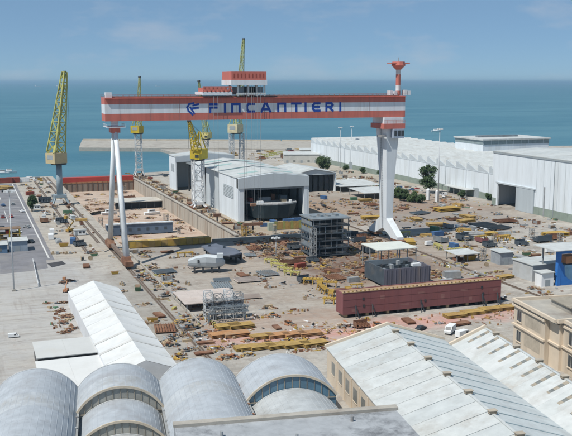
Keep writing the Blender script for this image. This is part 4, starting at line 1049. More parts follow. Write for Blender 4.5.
box(0, 24, .32, .5, .2, 3).build('backing', brown_m, t); box(-3.4, -.2, -.4, 2, 0, 4).build('end_cabinet', M('sage cabinet', (.35, .4, .33), .7), t)
occ(83, 115, 62, 70)
# dock-floor structures
t = thing('dock_platform', 'pale flat staging platform inside the dry dock', 'platform', (31, 224, DZ))
for i in range(6): box(i*5.4, i*5.4+5.35, 0, 22, 4.6, 5.0).build('deck_plate', M('pale staging', (.5, .48, .43), .8, 0, .15, .3, (.35, .3, .24), .4), t)
for i in range(7):
    for y in (.5, 21): box(.3+i*5.2, .8+i*5.2, y, y+.5, 0, 4.58).build('post', steel_dark, t)
box(.5, 32, 3, 3.4, 0, 4.5).build('curtain', steel_dark, t)
t = thing('dock_barge', 'long blue grey pontoon with a white top in the dry dock', 'pontoon', (10, 122, DZ))
box(0, 37, 0, 5.5, .5, 6.2).build('hull', M('slate blue paint', (.12, .17, .24), .6, 0, .2, .3), t)
for i in range(6): box(-.3+i*6.3, i*6.3+5.9, -.4, 3, 6.21, 6.7).build('deck_sheet', M('pale deck sheet', (.58, .63, .66), .6), t)
for i in range(8): box(1+i*4.6, 2+i*4.6, .5, 5, 0, .49).build('keel_block', tan_m, t)
for i in range(7): box(2+i*5, 3.6+i*5, -.06, -.01, 2.4, 4).build('porthole_plate', block_dark, t)
def small_boat(name, label, p, z, rz, L_=8., colm=white_paint, group=None):
    t = thing(name, label, 'boat', (p[0], p[1], z), rz, group)
    m = MB(); w = L_*.16
    st = [(-L_/2, w*.8), (-L_*.2, w), (L_*.2, w*.85), (L_*.42, w*.4), (L_/2, .05)]
    for x, hw in st: m.v += [(x, -hw, L_*.16), (x, -hw*.5, 0), (x, hw*.5, 0), (x, hw, L_*.16)]
    for k in range(4): m.f += [(k*4+i, k*4+(i+1) % 4, k*4+4+(i+1) % 4, k*4+4+i) for i in range(4)]
    m.f += [(0, 1, 2, 3)]
    m.build('hull', colm, t); box(-L_*.25, L_*.15, -w*.55, w*.55, L_*.16, L_*.32).build('cabin', white_paint, t)
    box(-L_*.2, L_*.155, -w*.57, w*.57, L_*.23, L_*.29).build('window', glass_dark, t)
    return t
small_boat('work_boat', 'small white boat on the dock floor, the left one of two', (24, 205), DZ+.01, R(5), 10)
small_boat('work_boat', 'small white boat on the dock floor, the right one of two', (50, 195), DZ+.01, R(12), 11)
for px, py, L_, lab in ((3, 174, 12, 'white motor boat moored off the left quay, leftmost of two'), (10, 173, 12, 'white motor boat moored off the left quay, right one of two'), (436, 132, 16, 'lone white boat out on the open sea at the right')):
    p = P(px, py, -3); small_boat('motor_boat', lab, (p.x, p.y), -3.2, R(-15), L_)
for px, L_, lab in ((38, 120, 'distant cargo ship on the horizon at the left'), (60, 150, 'distant long tanker on the horizon above the left quay crane'), (158, 90, 'tiny distant ship on the horizon right of the lattice crane')):
    p = P(px, 86.5, -3); t = thing('cargo_ship', lab, 'ship', (p.x, p.y, -3.5), R(-20))
    MB().prism([(-L_/2, 9), (-L_/2+4, 0), (L_/2-8, 0), (L_/2, 10)], 'y', -9, 9).build('hull', tower_grey, t)
    box(-L_*.45, -L_*.3, -8, 8, 9.5, 24).build('superstructure', white_paint, t); box(-L_*.42, -L_*.38, -2, 2, 24, 29).build('funnel', red_m, t)

# ------------------------------------------------------------------ small buildings on the right
flat_shed('grey long office block with a pale flat roof near the blue frame', (142.5, -81.5), 21, 12.5, 6.4, roof_pale, M('pale blue grey wall', (.45, .47, .48), .8, 0, .12, .3, (.35, .35, .33), .35), rz=R(2), name='office_block', pitch=.2)
flat_shed('small white cabin before the grey office block', (140.6, -90), 5.4, 4.2, 5.2, roof_white, white_paint, name='site_cabin', pitch=.1)
flat_shed('grey kiosk shed with a pale roof behind the grey office block', (148.5, -50.5), 6.4, 7, 5.2, roof_pale, M('grey shed wall', (.3, .33, .36), .8), name='kiosk', pitch=.3)
flat_shed('white flat canopy left of the grey kiosk', (134, -40), 11, 10, 3.4, roof_white, open_=True, name='canopy_shed', pitch=.2)
def blue_frame():
    p = P(557, 286); t = thing('blue_steel_frame', 'bright blue steel frame with a curved foot at the right edge', 'steel frame', (p.x, p.y, 0))
    bb = M('bright blue paint', (.035, .17, .5), .5, 0, .15, .4)
    box(0, 1.5, 0, 1.5, 0, 13.8).build('column', bb, t); box(9.6, 11, 0, 1.5, 0, 13.8).build('column', bb, t)
    m = MB(); pts = [(1.5, 0), (7.5, 0), (7.5, 1.2), (5, 2.2), (3.4, 4.2), (3.0, 7.2), (1.5, 9)]
    m.prism(pts, 'y', .1, 1.3); m.build('curved_web', bb, t)
    box(1.5, 9.6, .2, 1.2, 12.2, 13.6).build('crossbeam', bb, t)
    box(4, 9.5, .4, 5, 8.2, 11).build('orange_block', M('orange brown block', (.42, .2, .1), .7), t)
    box(3.4, 9.55, .5, 5, 1.3, 7.6).build('pale_block', M('pale blue block', (.25, .45, .62), .7), t)
    for i in range(4): box(-3+i*5, 1.95+i*5, -2.5, 12, 13.85, 14.15).build('roof_sheet', roof_white, t)
    for x in (0, 14): box(x, x+.5, 9.5, 10, 0, 13.84).build('rear_post', grey_m, t)
    occ(p.x-3, p.x+18, p.y-3, p.y+13)
blue_frame()
# left edge: yellow racks and a white roofed cabin
t = thing('yellow_rack', 'yellow tubular rack structure standing in the left car park', 'rack', (-62, 68, 0))
for i in range(6):
    m = MB(); x = i*4.6
    m.box(x, x+.4, 0, .4, 0, 7.5); m.box(x, x+.4, 7, 7.4, 0, 7.5)
    for z in (2.4, 4.8, 7.2): m.box(x, x+.4, .4, 7, z, z+.4)
    m.build('upright_frame', crane_yel, t)
for z in (2.8, 5.2, 7.6): box(-.2, 23.8, .1, 7.3, z, z+.3).build('shelf', och_m if z < 7 else brown_m, t)
for i in range(7): box(.8+i*3.2, 3+i*3.2, 1, 6, 3.1+2.4*(i % 2), 4.7+2.4*(i % 2)).build('stored_load', (brown_m, tan_m, red_m)[i % 3], t)
occ(-64, -37, 66, 78)
flat_shed('white roofed cabin below the yellow rack in the car park', (-44.5, 51), 8, 9, 4.8, roof_white, M('blue grey cabin wall', (.3, .36, .42), .7), name='site_cabin', pitch=.15)
flat_shed('long low blue grey shed with pale roof at the left edge', (-72, 49), 26.5, 8, 3.8, roof_pale, M('blue shed wall', (.12, .2, .3), .7), name='storage_shed', pitch=.15)
fn = thing('barrier_fence', 'white slanting barrier fence on the apron at the left', 'fence', (0, 0, 0))
a, b_ = P(33, 262), P(38.5, 287); k = 9
fn.location = a
dv = b_-a
for i in range(k+1): q_ = dv*i/k; box(q_.x-.12, q_.x+.12, q_.y-.12, q_.y+.12, 0, 1.5).build('post', white_paint, fn)
for z in (.5, .95, 1.4): MB().bar((0, 0, z), (dv.x, dv.y, z), .08, .22).build('rail', white_paint, fn)

# ------------------------------------------------------------------ masts, silos, trees
def mast(label, p, h, r=.28, lamps=True):
    t = thing('light_mast', label, 'light mast', (p[0], p[1], 0))
    MB().tube((0, 0, 0), (0, 0, h), r*1.5, r*.7, 10).build('pole', M('galvanised pole', (.5, .53, .55), .5), t, smooth=True)
    box(-.8, .8, -.8, .8, 0, .6).build('base', concrete, t)
    MB().tube((0, 0, h), (0, 0, h+.4), 1.3, n=10).build('lamp_ring', grey_m, t)
    for i in range(6):
        a = i*math.pi/3; c = Vector((math.cos(a)*1.6, math.sin(a)*1.6, h+.1)); box(c.x-.4, c.x+.4, c.y-.4, c.y+.4, c.z-.3, c.z+.35).build('floodlight', white_paint, t)
    occ(p[0]-1.5, p[0]+1.5, p[1]-1.5, p[1]+1.5)
mast('tall light mast on the left apron', P(14, 291), 37, .2)
mast('tall light mast before the sawtooth hall near the big tree', P(438, 203), 47, .3)
mast('light mast farther back, the left one of two near the gantry', P(340, 168), 36, .26)
mast('light mast farther back, the right one of two near the gantry', P(351.5, 162), 34, .26)
mast('thin light mast right of the pale bow section', P(276, 256), 8, .14)
for px, py, lab in ((428, 200.5, 'white upright tank left of its twin below the big tree'), (437, 202.5, 'white upright tank right of its twin below the big tree')):
    p = P(px, py); t = thing('storage_tank', lab, 'tank', p)
    MB().tube((0, 0, .5), (0, 0, 7.2), 1.25, n=18).build('shell', white_paint, t, smooth=False)
    MB().tube((0, 0, 7.2), (0, 0, 8.0), 1.25, .35, 18).build('dome', white_paint, t)
    for a in range(3): MB().bar((math.cos(a*2.1), math.sin(a*2.1), 0), (math.cos(a*2.1), math.sin(a*2.1), .6), .25).build('foot', grey_m, t)
    MB().bar((0, -1.35, .5), (0, -1.35, 7.4), .35, .1).build('ladder', grey_m, t); occ(p.x-2, p.x+2, p.y-2, p.y+2)
def tree(label, p, h, w, seed, mat=leafm, trunk=.28):
    rnd = random.Random(seed); t = thing('tree', label, 'tree', (p[0], p[1], 0))
    m = MB(); m.tube((0, 0, 0), (w*.02, 0, h*.45), w*.05, w*.032, 8); m.tube((w*.02, 0, h*.45), (0, w*.03, h*.8), w*.032, w*.01, 6)
    for i in range(7):
        a = rnd.random()*6.28; z = h*(.3+.06*i); m.tube((0, 0, z), (math.cos(a)*w*.33, math.sin(a)*w*.33, z+h*.15), w*.02, w*.006, 5)
    m.build('trunk', bark, t)
    cl = []
    for i in range(20):
        a = rnd.random()*6.283; e = rnd.uniform(-.9, 1); r = rnd.random()**.5*.78
        cl.append((Vector((math.cos(a)*w/2*r*math.sqrt(1-e*e*.7), math.sin(a)*w/2*r*math.sqrt(1-e*e*.7), h*(.58+.34*e))), w*rnd.uniform(.09, .23)))
    vs, fs = [], []
    for c, r in cl:
        for j in range(260):
            d = Vector((rnd.gauss(0, 1), rnd.gauss(0, 1), rnd.gauss(0, 1))).normalized()*r*rnd.uniform(.45, 1.1)
            q_ = c+d; s = w*rnd.uniform(.02, .042); u = Vector((rnd.gauss(0, 1), rnd.gauss(0, 1), rnd.gauss(0, 1))).normalized(); v = u.orthogonal().normalized()
            k = len(vs); vs += [q_-u*s, q_+v*s*.7, q_+u*s, q_-v*s*.7]; fs.append((k, k+1, k+2, k+3))
    me = bpy.data.meshes.new('crown'); me.from_pydata([tuple(v) for v in vs], [], fs); me.materials.append(mat)
    o = bpy.data.objects.new('crown', me); col.objects.link(o); o.parent = t
    occ(p[0]-w*.4, p[0]+w*.4, p[1]-w*.4, p[1]+w*.4)
tree('large dark tree before the sawtooth hall', P(428, 193), 20, 15, 1)
tree('round dark tree standing at the edge of the car park', P(32, 211.5), 9.5, 8, 2, leafm)
tree('broad tree right of the smaller open hall', P(323, 172), 13, 14, 3, leafm2)
for i, (px, py, w, h) in enumerate(((397, 198, 9, 6.5), (404, 201, 9, 7), (412, 202, 10, 6), (420, 203, 8, 5))):
    tree('low green bush, %s of four right of the crane leg' % ('first', 'second', 'third', 'last')[i], P(px, py), h, w, 10+i, leafm if i % 2 else leafm2)
for i, (px, py) in enumerate(((346, 171), (363, 173.5), (380, 176.5), (462, 198), (489, 200.5))):
    tree('small shrub by the sawtooth hall wall, %s from the left' % ('first', 'second', 'third', 'fourth', 'fifth')[i], P(px, py), 5, 6, 30+i, leafm)

# ------------------------------------------------------------------ yard clutter: one prototype of each kind, copied with its parts
def p_container(t, m):
    box(-3, 3, -1.2, 1.2, .12, 2.55).build('body', m, t)
    r = MB()
    for i in range(14):
        x = -2.9+i*.43
        for y in (-1.25, 1.2): r.box(x, x+.2, y, y+.05, .2, 2.5)
    r.build('corrugation', m, t); box(3.0, 3.06, -1.15, -.02, .2, 2.5).build('door', m, t); box(3.0, 3.06, .02, 1.15, .2, 2.5).build('door', m, t)
    for x in (-2.8, 2.5):
        box(x, x+.3, -1.2, 1.2, 0, .12).build('skid', steel_dark, t)
def p_cabin(t, m):
    box(-3, 3, -1.4, 1.4, .2, 2.8).build('body', m, t); box(-3.2, 3.2, -1.6, 1.6, 2.8, 3.0).build('roof', roof_white, t)
    box(-2.4, -1.4, -1.46, -1.402, .3, 2.4).build('door', louvre_m, t)
    for x in (-.6, 1.2): box(x, x+1.2, -1.46, -1.402, 1.2, 2.2).build('window', glass_dark, t)
    for x in (-2.8, 2.4): box(x, x+.4, -1.3, 1.3, 0, .2).build('skid', steel_dark, t)
def p_plates(t, m):
    rnd = random.Random(3); z = .25
    for i in range(2): box(-2.5+i*4, -2.1+i*4, -1.4, 1.4, 0, .25).build('bearer', tan_m, t)
    for i in range(5):
        a, b = rnd.uniform(-.3, .3), rnd.uniform(-.2, .2); box(-3.6+a, 3.4+a, -1.5+b, 1.5+b, z, z+.14).build('plate', m, t); z += .145
def p_pipes(t, m):
    k = 0
    for j, n in enumerate((5, 4, 3)):
        for i in range(n):
            y = (i-(n-1)/2)*.62; MB().tube((-4+.2*(k % 3), y, .3+j*.53), (4-.3*(k % 2), y, .3+j*.53), .3, n=9).build('pipe', m, t, smooth=False); k += 1
def p_trestle(t, m):
    for x in (-3.4, 0, 3.4):
        q = MB(); q.bar((x, -1.1, 0), (x, -.7, 1.8), .25); q.bar((x, 1.1, 0), (x, .7, 1.8), .25); q.bar((x, -.7, 1.0), (x, .7, 1.0), .2); q.build('leg_frame', m, t)
    for y in (-.7, .7): MB().box(-4, 4, y-.2, y+.2, 1.8, 2.2).build('beam', m, t)
    for i in range(6): box(-3.6+i*1.3, -2.8+i*1.3, -.9, .9, 2.2, 2.34).build('deck_board', m, t)
def p_grating(t, m):
    for i in range(3):
        z = .35+i*.5
        box(-5, 5, -2.6, 2.6, z, z+.2).build('tray', m, t)
        for x in (-4.6, 0, 4.4): box(x, x+.3, -2.3, 2.3, z-.3 if i else 0, z-.004).build('spacer', steel_dark, t)
def p_crates(t, m):
    rnd = random.Random(5)
    for i, (x, y, z, w, d, h, mm) in enumerate(((-1.9, .1, 0, 1.5, .9, .7, m), (.1, -.3, 0, 1.1, 1.3, 1.1, grey_m), (1.7, .2, 0, 1.3, .8, .5, m), (-1.7, .1, .82, .8, .7, .5, tan_m), (.3, .9, 0, .8, .5, .9, m), (2.9, -.5, 0, .7, .7, .8, brown_m))):
        box(x-w/2, x+w/2, y-d/2, y+d/2, z+.12, z+.12+h).build('crate', mm, t); box(x-w/2, x+w/2, y-d*.45, y+d*.45, z, z+.115).build('pallet', tan_m, t)
def p_scrap(seed, n=46, w=4.2):
    def f(t, m):
        rnd = random.Random(seed); ms = {}
        pal = [rust_m, brown_m, grey_m, tan_m, steel_dark, m, m, m]
        for i in range(n):
            mm = rnd.choice(pal); mb = ms.setdefault(mm.name, (mm, MB()))[1]
            a = rnd.random()*6.28; r = rnd.random()**.6*w; x, y = r*math.cos(a), r*.75*math.sin(a); hmax = max(.15, 1.7*(1-r/w))
            L_ = rnd.uniform(.6, 2.6); d = Vector((math.cos(a*3), math.sin(a*3), rnd.uniform(-.25, .35))); z = rnd.uniform(.1, hmax)
            z = max(z, L_*abs(d.z)*.5+.08)
            c = Vector((x, y, z)); mb.bar(c-d*L_/2, c+d*L_/2, rnd.choice((.15, .3, .6, 1.1)), rnd.choice((.1, .2, .35)))
        for mm, mb in ms.values(): mb.build('scrap_piece', mm, t)['kind'] = 'stuff'
    return f
def p_van(t, m):
    MB().prism([(-2.6, .45), (2.5, .45), (2.6, 1.1), (1.9, 1.35), (1.3, 2.2), (-2.6, 2.25)], 'y', -.95, .95).build('body', m, t)
    MB().prism([(1.95, 1.38), (1.4, 2.15), (1.44, 2.17), (2.0, 1.4)], 'y', -.8, .8).build('windscreen', glass_dark, t)
    for y in (-.965, .955): box(.3, 1.25, y, y+.01, 1.35, 1.95).build('window', glass_dark, t)
    for x in (-1.7, 1.6):
        for y in (-.9, .7): MB().tube((x, y, .36), (x, y+.2, .36), .36, n=12).build('wheel', black_rub, t)
def p_car(t, m):
    MB().prism([(-2.1, .35), (2.1, .35), (2.15, .8), (1.1, .95), (-1.9, .98), (-2.15, .8)], 'y', -.85, .85).build('body', m, t)
    MB().prism([(-1.7, .98), (1.0, .96), (.4, 1.42), (-1.2, 1.45)], 'y', -.75, .75).build('cabin', glass_dark, t)
    MB().prism([(-1.15, 1.45), (.4, 1.425), (.3, 1.5), (-1.05, 1.52)], 'y', -.72, .72).build('roof', m, t)
    for x in (-1.3, 1.35):
        for y in (-.87, .67): MB().tube((x, y, .31), (x, y+.2, .31), .31, n=12).build('wheel', black_rub, t)
def p_scaffold(t, m):
    MB().lattice((0, 0, 0), (0, 0, 6), 2.2, 2.2, 4, .12).build('frame', m, t)
    for z in (2, 4, 6): box(-1.15, 1.15, -1.15, 1.15, z, z+.1).build('work_deck', tan_m, t)
def p_section(t, m):
    box(-4, 4, -2.5, 2.5, .8, 1.1).build('bottom_plate', m, t); box(-4, 4, 2.3, 2.5, 1.1, 3.6).build('side_plate', m, t); box(-4, -3.8, -2.5, 2.28, 1.1, 3.2).build('end_plate', m, t)
    for i in range(5): box(-3+i*1.6, -2.85+i*1.6, -2.3, 2.28, 1.1, 2.3+.2*(i % 2)).build('stiffener', m, t)
    for x in (-3, 2.4):
        for y in (-2, 1.4): box(x, x+.6, y, y+.6, 0, .79).build('support_block', tan_m, t)
def p_panel(t, m):
    box(-5, 5, -3.5, 3.5, .5, .65).build('plate', m, t)
    for i in range(8): box(-4.8, 4.8, -3.3+i*.9, -3.2+i*.9, .66, 1.1).build('stiffener', m, t)
    for x in (-4, 3.5): box(x, x+.5, -3.2, 3.2, 0, .49).build('bearer', tan_m, t)
def p_skip(t, m):
    MB().hexa([(-1.6, -.9, .15), (1.6, -.9, .15), (1.6, .9, .15), (-1.6, .9, .15)], [(-2.2, -1.1, 1.6), (2.2, -1.1, 1.6), (2.2, 1.1, 1.6), (-2.2, 1.1, 1.6)]).build('body', m, t)
    box(-2, 2, -.9, .9, 1.61, 1.75).build('load', brown_m, t)
    for x in (-1.4, 1.2): box(x, x+.2, -.85, .85, 0, .15).build('skid', steel_dark, t)
def p_drum(t, m):
    for y in (-.7, .6): MB().tube((0, y, 1.1), (0, y+.1, 1.1), 1.1, n=18).build('flange', m, t)
    MB().tube((0, -.6, 1.1), (0, .6, 1.1), .75, n=16).build('cable_winding', steel_dark, t)
def p_lift(t, m):
    box(-1.5, 1.5, -.8, .8, .45, 1.3).build('chassis', m, t)
    for x in (-1, 1):
        for y in (-.95, .75): MB().tube((x, y, .42), (x, y+.2, .42), .42, n=12).build('wheel', black_rub, t)
    MB().bar((-1, 0, 1.3), (2.2, 0, 4.2), .35).build('lower_boom', m, t); MB().bar((2.2, 0, 4.2), (-1.5, 0, 6.2), .28).build('upper_boom', m, t)
    box(-2.4, -1.4, -.6, .6, 5.6, 6.7).build('basket', m, t)
def p_rack(t, m):
    for x in (-2, 2): box(x, x+.15, -1, 1, 0, 2.2).build('end_frame', m, t)
    box(-2, 2.15, -1, 1, .1, .25).build('floor', m, t)
    for i in range(7):
        for j in range(2): MB().tube((-1.6+i*.55, -.4+j*.8, .25), (-1.6+i*.55, -.4+j*.8, 1.75), .2, n=8).build('bottle', grey_m if j else brown_m, t)
KINDS = {  # kind: (builder, name, category, radius, {colour word: material}, phrase)
    'container': (p_container, 'shipping_container', 'container', 3.2, {'white': white_paint, 'blue': blue_m, 'rusty red': M('container red', (.26, .07, .05), .7, 0, .2, .3), 'grey': grey_m, 'green': green_m}, '{c} shipping container'),
    'cabin': (p_cabin, 'site_cabin', 'cabin', 3.3, {'white': white_paint, 'pale grey': hall_grey}, '{c} site cabin'),
    'plates': (p_plates, 'plate_stack', 'steel plates', 3.8, {'rusty': rust_m, 'grey': grey_m, 'dark': steel_dark}, 'stack of {c} steel plates'),
    'pipes': (p_pipes, 'pipe_bundle', 'pipes', 4.2, {'rusty': rust_m, 'grey': grey_m, 'ochre': och_m}, 'bundle of {c} pipes'),
    'trestle': (p_trestle, 'work_trestle', 'trestle', 4.2, {'yellow': yel_m, 'lemon yellow': lemon_m}, '{c} work trestle'),
    'grating': (p_grating, 'tray_stack', 'tray stack', 5.6, {'yellow': yel_m, 'ochre': och_m, 'dull orange': M('dull orange paint', (.42, .22, .1), .75, 0, .3, .5, (.35, .25, .16), .5)}, 'stack of {c} trays'),
    'crates': (p_crates, 'crate_stack', 'crates', 2.6, {'sandy': tan_m, 'brown': brown_m, 'grey': block_mid}, 'group of {c} crates'),
    'scrap': (p_scrap(1), 'scrap_heap', 'scrap heap', 4.2, {'rusty': rust_m, 'brown': brown_m, 'grey': grey_m, 'sandy': tan_m}, 'heap of {c} scrap'),
    'scrapb': (p_scrap(2, 34, 3.2), 'scrap_heap', 'scrap heap', 3.3, {'yellow': yel_m, 'orange': orange_m, 'dark': block_dark, 'pale': pink_plate}, 'jumble of {c} offcuts'),
    'van': (p_van, 'parked_van', 'van', 2.8, {'white': white_paint}, '{c} parked van'),
    'car': (p_car, 'parked_car', 'car', 2.3, {'red': red_m, 'white': white_paint, 'dark': steel_dark, 'blue': blue_m, 'silver': grey_m}, '{c} parked car'),
    'scaffold': (p_scaffold, 'scaffold_tower', 'scaffold', 1.8, {'grey': grey_m, 'yellow': yel_m}, '{c} scaffold tower'),
    'section': (p_section, 'hull_section', 'ship block', 4.8, {'dark grey': block_dark, 'grey': block_mid, 'maroon': maroon, 'rusty': rust_m}, 'small {c} hull section'),
    'panel': (p_panel, 'deck_panel', 'deck panel', 6.2, {'rusty': rust_m, 'grey': block_mid, 'pale': pink_plate, 'dark': block_dark}, 'flat {c} deck panel'),
    'skip': (p_skip, 'waste_skip', 'skip', 2.4, {'yellow': yel_m, 'green': green_m, 'rusty': rust_m}, '{c} waste skip'),
    'drum': (p_drum, 'cable_drum', 'cable drum', 1.4, {'wooden': tan_m}, '{c} cable drum'),
    'lift': (p_lift, 'boom_lift', 'boom lift', 2.6, {'yellow': yel_m, 'orange': orange_m}, '{c} boom lift'),
    'rack': (p_rack, 'gas_bottle_rack', 'bottle rack', 2.4, {'grey': grey_m, 'rusty': rust_m}, '{c} gas bottle rack'),
}
PROTO, PLACED = {}, []
def put(kind, colour, x, y, z=0., rz=0., zone='', sc=1.):
    f, name, cat, r, cols, ph = KINDS[kind]; key = (kind, colour)
    if key not in PROTO:
        t = thing(name, '', cat); f(t, cols[colour]); PROTO[key] = t; KIDS[t.name] = [o for o in col.objects if o.parent is t]; o = t
    else: o = copy_tree(PROTO[key])
    o.location = (x, y, z); o.rotation_euler = (0, 0, rz); o.scale = (sc, sc, sc)
    o['group'] = ph.format(c=colour)+' pieces '+zone if zone else ph
    PLACED.append((o, ph.format(c=colour), zone, scr((x, y, z))[0]))
    rr = r*sc; occ(x-rr*.8, x+rr*.8, y-rr*.8, y+rr*.8)
    return o
rnd = random.Random(21)
def fill(zone, x0, x1, y0, y1, n, kinds, z=0., seed=0, minscr=None):
    rr = random.Random(seed); tries = 0; k = 0
    while k < n and tries < n*30:
        tries += 1
        kd = rr.choice(kinds); c = None
        if isinstance(kd, tuple): kd, c = kd
        cols = KINDS[kd][4]; c = c or rr.choice(list(cols)); r = KINDS[kd][3]; sc = rr.uniform(.6, 1.05)
        x, y = rr.uniform(x0, x1), rr.uniform(y0, y1)
        if not free(x, y, r*sc*.8): continue
        put(kd, c, x, y, z, rr.choice((0, 0, math.pi/2, math.pi/2, math.pi))+rr.uniform(-.15, .15), zone, sc); k += 1
occ(DX0-3, DX1+2, DY0-3, 400)          # nothing falls into the dock
# hand placed pieces read off the photograph
def at(kind, colour, px, py, zone, rz=0., sc=1., z=0.):
    p = P(px, py, z); return put(kind, colour, p.x, p.y, z, rz, zone, sc)
ZR = 'on open ground right of the leg'
at('grating', 'yellow', 447, 211, ZR, .1, 1.5); at('grating', 'ochre', 437, 226, ZR, -.2, 1.1); at('grating', 'ochre', 466, 222, ZR, .1, 1.0)
at('grating', 'yellow', 555, 236, ZR, 0, 1.25); at('panel', 'dark', 482, 226, ZR, .1, 1.3); at('pipes', 'grey', 473, 236, ZR, -.5, 1.4); at('grating', 'yellow', 488, 235, ZR, .05, .9); at('trestle', 'yellow', 502, 241, ZR, .2, 1.2)
at('panel', 'rusty', 505, 222, ZR, 0, 1.2); at('panel', 'grey', 420, 214, ZR, .3, 1.1); at('panel', 'dark', 497, 229, ZR, .1, 1.3)
ZL = 'beside the right crane leg'
at('grating', 'yellow', 409, 243, ZL, 1.2, 1.0); at('grating', 'yellow', 371, 219, ZL, 0, 1.1)
ZB = 'between the slab and the maroon block'
for i, (px, py) in enumerate(((272, 264), (279, 268), (285, 272), (292, 276))): at('trestle', 'lemon yellow', px, py, ZB, -.9, .9)
for i, (px, py, k) in enumerate(((313, 284, 0), (320, 288, 1), (327, 287, 0), (331, 298, 1), (334, 304, 0))): at('trestle', 'yellow', px, py, ZB, -.5+1.6*k, 1.0)
at('section', 'dark grey', 305, 282, ZB, .2, .7); at('container', 'rusty red', 300, 268, ZB, .3, .8)
ZF = 'in front of the maroon block'
for px, py, c, q in ((228, 328, 'ochre', .8), (241, 327.5, 'ochre', .8), (222, 336.5, 'dull orange', .75), (236, 336, 'dull orange', .8), (262, 338, 'ochre', .7), (278, 337, 'dull orange', .7), (294, 336, 'dull orange', .7), (310, 335, 'dull orange', .7), (246, 349.5, 'ochre', .7), (262, 348.5, 'ochre', .75), (279, 347.5, 'ochre', .75), (296, 346.5, 'ochre', .8), (314, 345.5, 'ochre', .8)): at('grating', c, px, py, ZF, .03*(px % 5), q)
for px, py in ((250, 341), (268, 343), (287, 341), (305, 340.5), (322, 339), (231, 346)): at('scrapb', ('pale', 'orange', 'yellow')[px % 3], px, py, ZF, px*.1, .7)
for px, py in ((455, 317), (472, 314), (490, 311), (508, 309)): at('grating', 'ochre', px, py, ZF, 0, .75)
at('scrapb', 'pale', 345, 327, ZF, 0, 1); at('section', 'rusty', 362, 327.5, ZF, 0, .6)
at('car', 'dark', 421, 330, ZF, .5); at('van', 'white', 450, 333, ZF, -2.4, 1.1); at('van', 'white', 463, 337, ZF, .3, 1.0)
ZM = 'right of the grey open block'
at('trestle', 'lemon yellow', 438, 249, ZM, 1.4, 1); at('trestle', 'lemon yellow', 455, 253, ZM, .1, 1); at('skip', 'yellow', 470, 260, ZM, .3, 1.3); at('section', 'rusty', 458, 261, ZM, .2, .5)
at('container', 'grey', 452, 278, ZM, -.25, 1.1); at('crates', 'brown', 443, 275, ZM, 0, 1); at('grating', 'ochre', 505, 278, ZM, .2, .7); at('crates', 'sandy', 497, 281, ZM, 0, 1)
at('scaffold', 'grey', 482, 261, ZM, 0, 1.0)
ZT = 'on the strip left of the white tent'
for px, py in ((64, 283), (68, 281), (62, 303), (66, 316), (70, 318), (64, 323), (72, 329), (66, 332), (60, 311)): at('scrap', ('rusty', 'brown')[px % 2], px, py, ZT, px, .6)
at('lift', 'orange', 66, 292, ZT, 1.2, .9)
ZG = 'among the cranes on the left quay'
at('van', 'white', 52, 234, ZG, 1.5, 1.2); at('container', 'white', 51, 239, ZG, 1.5, 1.0); at('container', 'rusty red', 30, 195, ZG, .2, .9); at('section', 'dark grey', 80, 246, ZG, .3, .7); at('lift', 'yellow', 70, 232, ZG, .6, 1.3); at('section', 'dark grey', 62, 223, ZG, 0, .8)
at('crates', 'sandy', 57, 254, ZG, 0, 1); at('container', 'blue', 73, 243, ZG, 1.4, 1)
# cars on the lot
ZC = 'in the left car park'
for i, (px, py) in enumerate(((3, 218), (11, 217.5))): at('car', 'red', px, py, ZC, 1.5, 1.1)
for i, (px, py, c) in enumerate(((3, 192, 'dark'), (8, 192, 'white'), (13, 205, 'silver'), (3, 206, 'blue'), (22, 212, 'white'), (2, 229, 'dark'), (27, 228, 'silver'), (18, 233, 'white'), (30, 243, 'dark'))): at('car', c, px, py, ZC, 1.5+.1*i, 1.1)
at('container', 'rusty red', 6, 183, ZC, 0, 1.6); at('container', 'rusty red', 13, 182.5, ZC, 0, 1.6); at('container', 'white', 24, 182, ZC, 0, 1.3)
for px, py in ((3, 187.5), (7, 188.5), (2, 190)): at('grating', 'ochre', px, py, ZC, .1, .9)
# filled areas; the lanes between them stay open
occ(140, 246, 84, 97); occ(232, 247, 30, 130); occ(112, 132, -95, 0); occ(118, 240, -30, -20)
fill(ZG, -23, -2, 60, 370, 40, ['container', 'scrap', 'scrapb', 'crates', 'cabin', 'skip', 'plates', 'section', 'van', 'drum', 'pipes', 'rack'], seed=1)
fill('under the left crane legs', -20, -3, 5, 60, 8, ['crates', 'skip', 'scrap', 'drum', 'plates'], seed=2)
occ_dock = OCC.pop([i for i, q in enumerate(OCC) if q[0] == DX0-3][0])
occ(30, 66, 220, 250); occ(8, 50, 118, 130); occ(18, 58, 188, 210)
fill('on the dry dock floor', 9, 60, 92, 325, 40, [('scrap', 'rusty'), ('scrap', 'brown'), ('scrap', 'sandy'), ('scrapb', 'yellow'), ('panel', 'rusty'), ('plates', 'rusty'), ('scrap', 'sandy'), ('scrap', 'brown'), 'crates', ('scaffold', 'grey')], z=DZ, seed=3)
OCC.append(occ_dock)
fill('between the dock and the hall', 66.5, 77, 50, 370, 40, [('scrap', 'rusty'), ('scrap', 'brown'), 'crates', 'drum', ('scrapb', 'yellow'), 'rack', 'skip', ('plates', 'rusty')], seed=4)
fill('in front of the open hall', 67, 124, 48, 94, 26, ['scrap', ('scrap', 'brown'), 'crates', ('plates', 'rusty'), 'pipes', 'rack', 'skip', ('section', 'dark grey'), 'scaffold', ('container', 'blue')], seed=5)
fill('near the dark multi deck block', 62, 126, -50, 38, 44, [('scrap', 'rusty'), ('scrap', 'brown'), ('scrap', 'rusty'), ('panel', 'rusty'), ('plates', 'rusty'), 'crates', ('section', 'rusty'), ('section', 'dark grey'), ('scrapb', 'yellow'), ('pipes', 'rusty')], seed=6)
